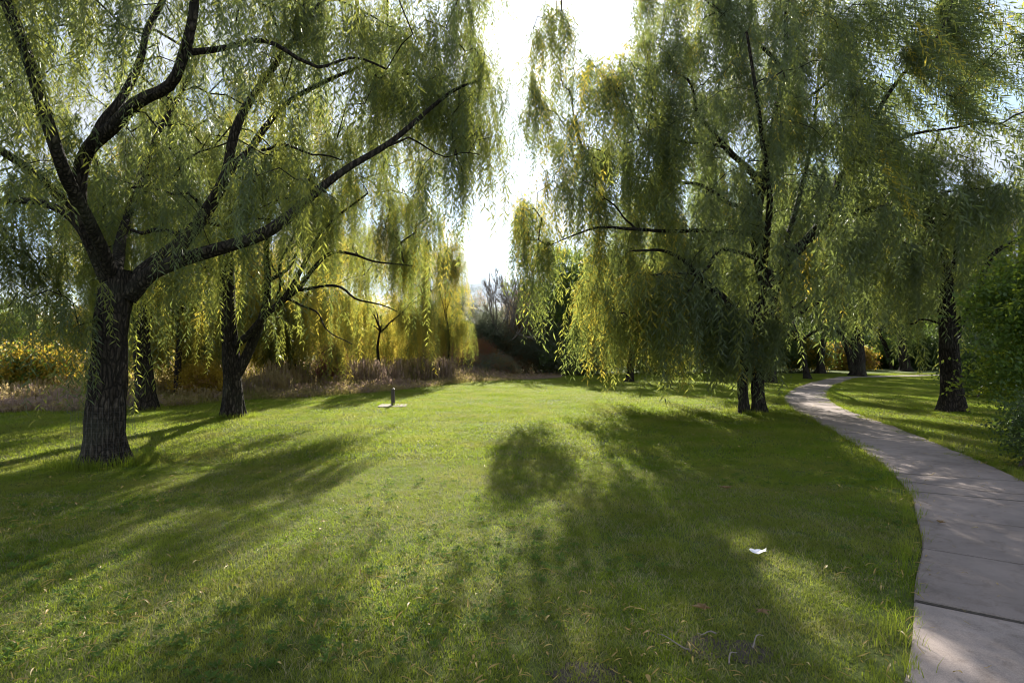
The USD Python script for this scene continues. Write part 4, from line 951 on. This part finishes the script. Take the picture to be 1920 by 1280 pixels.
# ------------------------------------------------------------------ small objects
def maple_leaf(size, seed):
    r = np.random.default_rng(seed); pts = []
    lobes = [(-2.3, 0.55), (-1.75, 0.25), (-1.25, 0.85), (-0.7, 0.38), (0.0, 1.0), (0.7, 0.38), (1.25, 0.85), (1.75, 0.25), (2.3, 0.55), (3.14, 0.12)]
    for a, q in lobes: pts.append([math.sin(a) * q * size, math.cos(a) * q * size])
    pts = np.array(pts); z = 0.02 + 0.28 * size * meshkit.noise(np.column_stack([pts * 9, np.full(len(pts), seed)]), seed)
    v = np.vstack([[0, 0, 0.016], np.column_stack([pts, z])]); n = len(pts)
    stem = tube([[0, -0.05 * size, 0.016], [0.1 * size, -0.6 * size, 0.02], [0.2 * size, -0.95 * size, 0.03]], 0.0015, 4)
    return (v, np.array([[0, 1 + i, 1 + (i + 1) % n] for i in range(n)])), stem


for k_, (x, y, sz, lab) in enumerate([(1362, 922, 0.11, 'large brown curled maple leaf lying in shade on the right lawn'), (1320, 1152, 0.085, 'orange brown maple leaf at the edge of the bare soil patch'), (1428, 1158, 0.07, 'reddish brown leaf right of the bare soil patch'),
                                      (1763, 989, 0.055, 'small tan leaf lying on the concrete path')]):
    g = G(x, y); g[2] = 0.03 if k_ == 3 else float(ground_z(g[0], g[1])) + 0.022
    t = thing('fallen_leaf', lab, 'leaf', g)
    bl, st = maple_leaf(sz, 40 + k_); rot = trimesh.transformations.rotation_matrix(k_ * 1.7, [0, 0, 1])[:3, :3]
    part('blade', (bl[0] @ rot.T, bl[1]), MAPLE, t); part('stalk', (st[0] @ rot.T, st[1]), TWIG, t)

g = G(1421, 1045); g[2] = float(ground_z(g[0], g[1])) + 0.03
gx_, gy_ = np.meshgrid(np.linspace(-0.06, 0.06, 9), np.linspace(-0.03, 0.03, 5))
gz_ = 0.035 * meshkit.fbm(np.stack([gx_ * 26, gy_ * 26, 0 * gx_], -1), 2, 6) + 0.02 * np.abs(gx_ / 0.06) ** 2
pv = np.stack([gx_ + 0.01 * np.sin(gy_ * 90), gy_ + 0.006 * np.cos(gx_ * 70), gz_], -1).reshape(-1, 3); pf = np.array([[a * 9 + b, a * 9 + b + 1, (a + 1) * 9 + b + 1, (a + 1) * 9 + b] for a in range(4) for b in range(8)])
o = part('paper_scrap', (np.vstack([pv, pv + [0, 0, 0.0015]]), np.vstack([pf[:, ::-1], pf + len(pv)])), PAPER); UsdGeom.Xformable(o).AddTranslateOp().Set(Gf.Vec3d(*g)); UsdGeom.Xformable(o).AddRotateZOp().Set(-8)
tag(o, 'crumpled white paper scrap lying on the shaded grass', 'litter')

# post and its concrete pad
g = G(737, 761)
t = thing('bollard', 'short dark brown square post standing on the concrete pad in the lawn', 'post', g)
hp = (761 - 728) / FPX * g[1]
bx = trimesh.creation.box((0.095, 0.095, hp - 0.03)); bx.apply_translation((0, 0, hp / 2)); part('post', bx, POST, t)
cp = trimesh.creation.cone(0.066, 0.025, sections=4); cp.apply_transform(trimesh.transformations.rotation_matrix(math.pi / 4, [0, 0, 1])); cp.apply_translation((0, 0, hp - 0.013)); part('cap', cp, POST, t)
pad = trimesh.creation.box((0.80, 0.80, 0.09)); pad.apply_transform(trimesh.transformations.rotation_matrix(0.1, [0, 0, 1])); o = part('concrete_pad', pad, SLABS[1]); UsdGeom.Xformable(o).AddTranslateOp().Set(Gf.Vec3d(g[0], g[1], -0.012))
tag(o, 'pale square concrete pad set in the lawn under the short post', 'pad')

# wire guard round the near trunk
t = thing('wire_guard', 'thin wire mesh guard wrapped round the foot of the near willow', 'wire guard', near_tree)
rings, posts_ = Mesh(), Mesh(); R0 = 0.40
for k_ in range(12):
    a = np.linspace(0, 2 * np.pi, 37); z = 0.04 + k_ * 0.072
    R = R0 + 0.02 * np.sin(3 * a + k_ * 0.3) - 0.03 * z
    rings.add(*tube(np.stack([np.cos(a) * R, np.sin(a) * R, z + 0.012 * np.sin(2 * a)], 1), 0.0011, 3, cap=False))
for k_ in range(36):
    a = k_ / 36 * 2 * np.pi + 0.02; z = np.linspace(-0.02, 0.92 + 0.03 * math.sin(k_ * 2.1), 6); R = R0 + 0.02 * np.sin(3 * a + z * 4) - 0.03 * z
    posts_.add(*tube(np.stack([np.cos(a) * R, np.sin(a) * R, z], 1), 0.0011, 3, cap=False))
part('ring_wires', rings.get(), WIRE, t, kind='stuff'); part('upright_wires', posts_.get(), WIRE, t, kind='stuff')

# bare soil patches with a few roots
for k_, (gp, rad, lab) in enumerate([(soil_spots[0], 0.15, 'bare soil patch with dry twigs at the bottom of the lawn right of centre'), (soil_spots[1], 0.13, 'small bare soil patch at the bottom edge of the lawn')]):
    n = 40; a = np.linspace(0, 2 * np.pi, n, endpoint=False)
    q = rad * (0.25 + 1.6 * meshkit.fbm(np.stack([np.cos(a) * 1.7, np.sin(a) * 1.7, 0 * a + k_], -1), 4, 60 + k_))
    xx, yy = gp[0] + np.cos(a) * q * 1.5, gp[1] + np.sin(a) * q * 0.9
    v = np.vstack([[gp[0], gp[1], float(ground_z(gp[0], gp[1])) - 0.006], np.stack([xx, yy, ground_z(xx, yy) - 0.008], 1)])
    o = part('bare_soil', (v, np.array([[0, 1 + i, 1 + (i + 1) % n] for i in range(n)])), DIRT); tag(o, lab, 'soil patch', kind='structure')
r = np.random.default_rng(77)
for k_ in range(4):
    gp = soil_spots[0] + np.array([[-0.24, 0.22, 0.02, -0.03][k_], [0.03, 0.05, -0.12, 0.13][k_], 0]); a = r.uniform(0, 3.14); L = r.uniform(0.10, 0.26)
    pts = np.array([[math.cos(a) * L * s, math.sin(a) * L * s + 0.02 * math.sin(s * 5 + k_), 0.022 + 0.01 * math.sin(s * 4 + k_)] for s in np.linspace(-0.5, 0.5, 6)])
    o = part('dry_twig', tube(pts, np.linspace(0.005, 0.002, 6), 5), TWIG_GREY); UsdGeom.Xformable(o).AddTranslateOp().Set(Gf.Vec3d(gp[0], gp[1], 0)); tag(o, 'thin dry twig on the bare soil patch, ' + ['leftmost of its twigs', 'rightmost of its twigs', 'nearest the bottom of the picture', 'farthest from the bottom of the picture'][k_], 'twig', 'dry twigs on the bare soil patch')

# far pale building glimpsed through the strands, and the pole at the right
b = P(508, 660, 95); b[2] = 0
t = thing('house', 'pale far house glimpsed through the yellow willow strands by the curved stem', 'house', b)
wl = trimesh.creation.box((7, 6, 3.0)); wl.apply_translation((0, 0, 1.5)); part('wall', wl, WALL_PALE, t)
rf = trimesh.Trimesh([[-3.8, -3.4, 3], [3.8, -3.4, 3], [3.8, 3.4, 3], [-3.8, 3.4, 3], [-2.5, 0, 4.6], [2.5, 0, 4.6]], [[0, 1, 5], [0, 5, 4], [2, 3, 4], [2, 4, 5], [1, 2, 5], [3, 0, 4], [0, 2, 1], [0, 3, 2]]); part('roof', rf, ROOF_GREY, t)
for q in (-2, 0.2, 2.2):
    w_ = trimesh.creation.box((1.0, 0.06, 1.1)); w_.apply_translation((q, -3.02, 1.7)); part('window', w_, GLASS_DARK, t)
b = P(1908, 700, 30); b[2] = 0
t = thing('light_pole', 'tall grey pole rising above the leafy tree at the right edge', 'pole', b)
zt = P(1908, 372, 30)[2]
part('pole', tube([[0, 0, 0], [0, 0, zt * 0.5], [0, 0, zt]], [0.13, 0.11, 0.09], 12), STEEL, t, smooth=True)
cpz = trimesh.creation.cylinder(0.16, 0.35, sections=14); cpz.apply_translation((0, 0, zt + 0.15)); part('pole_top', cpz, STEEL, t)
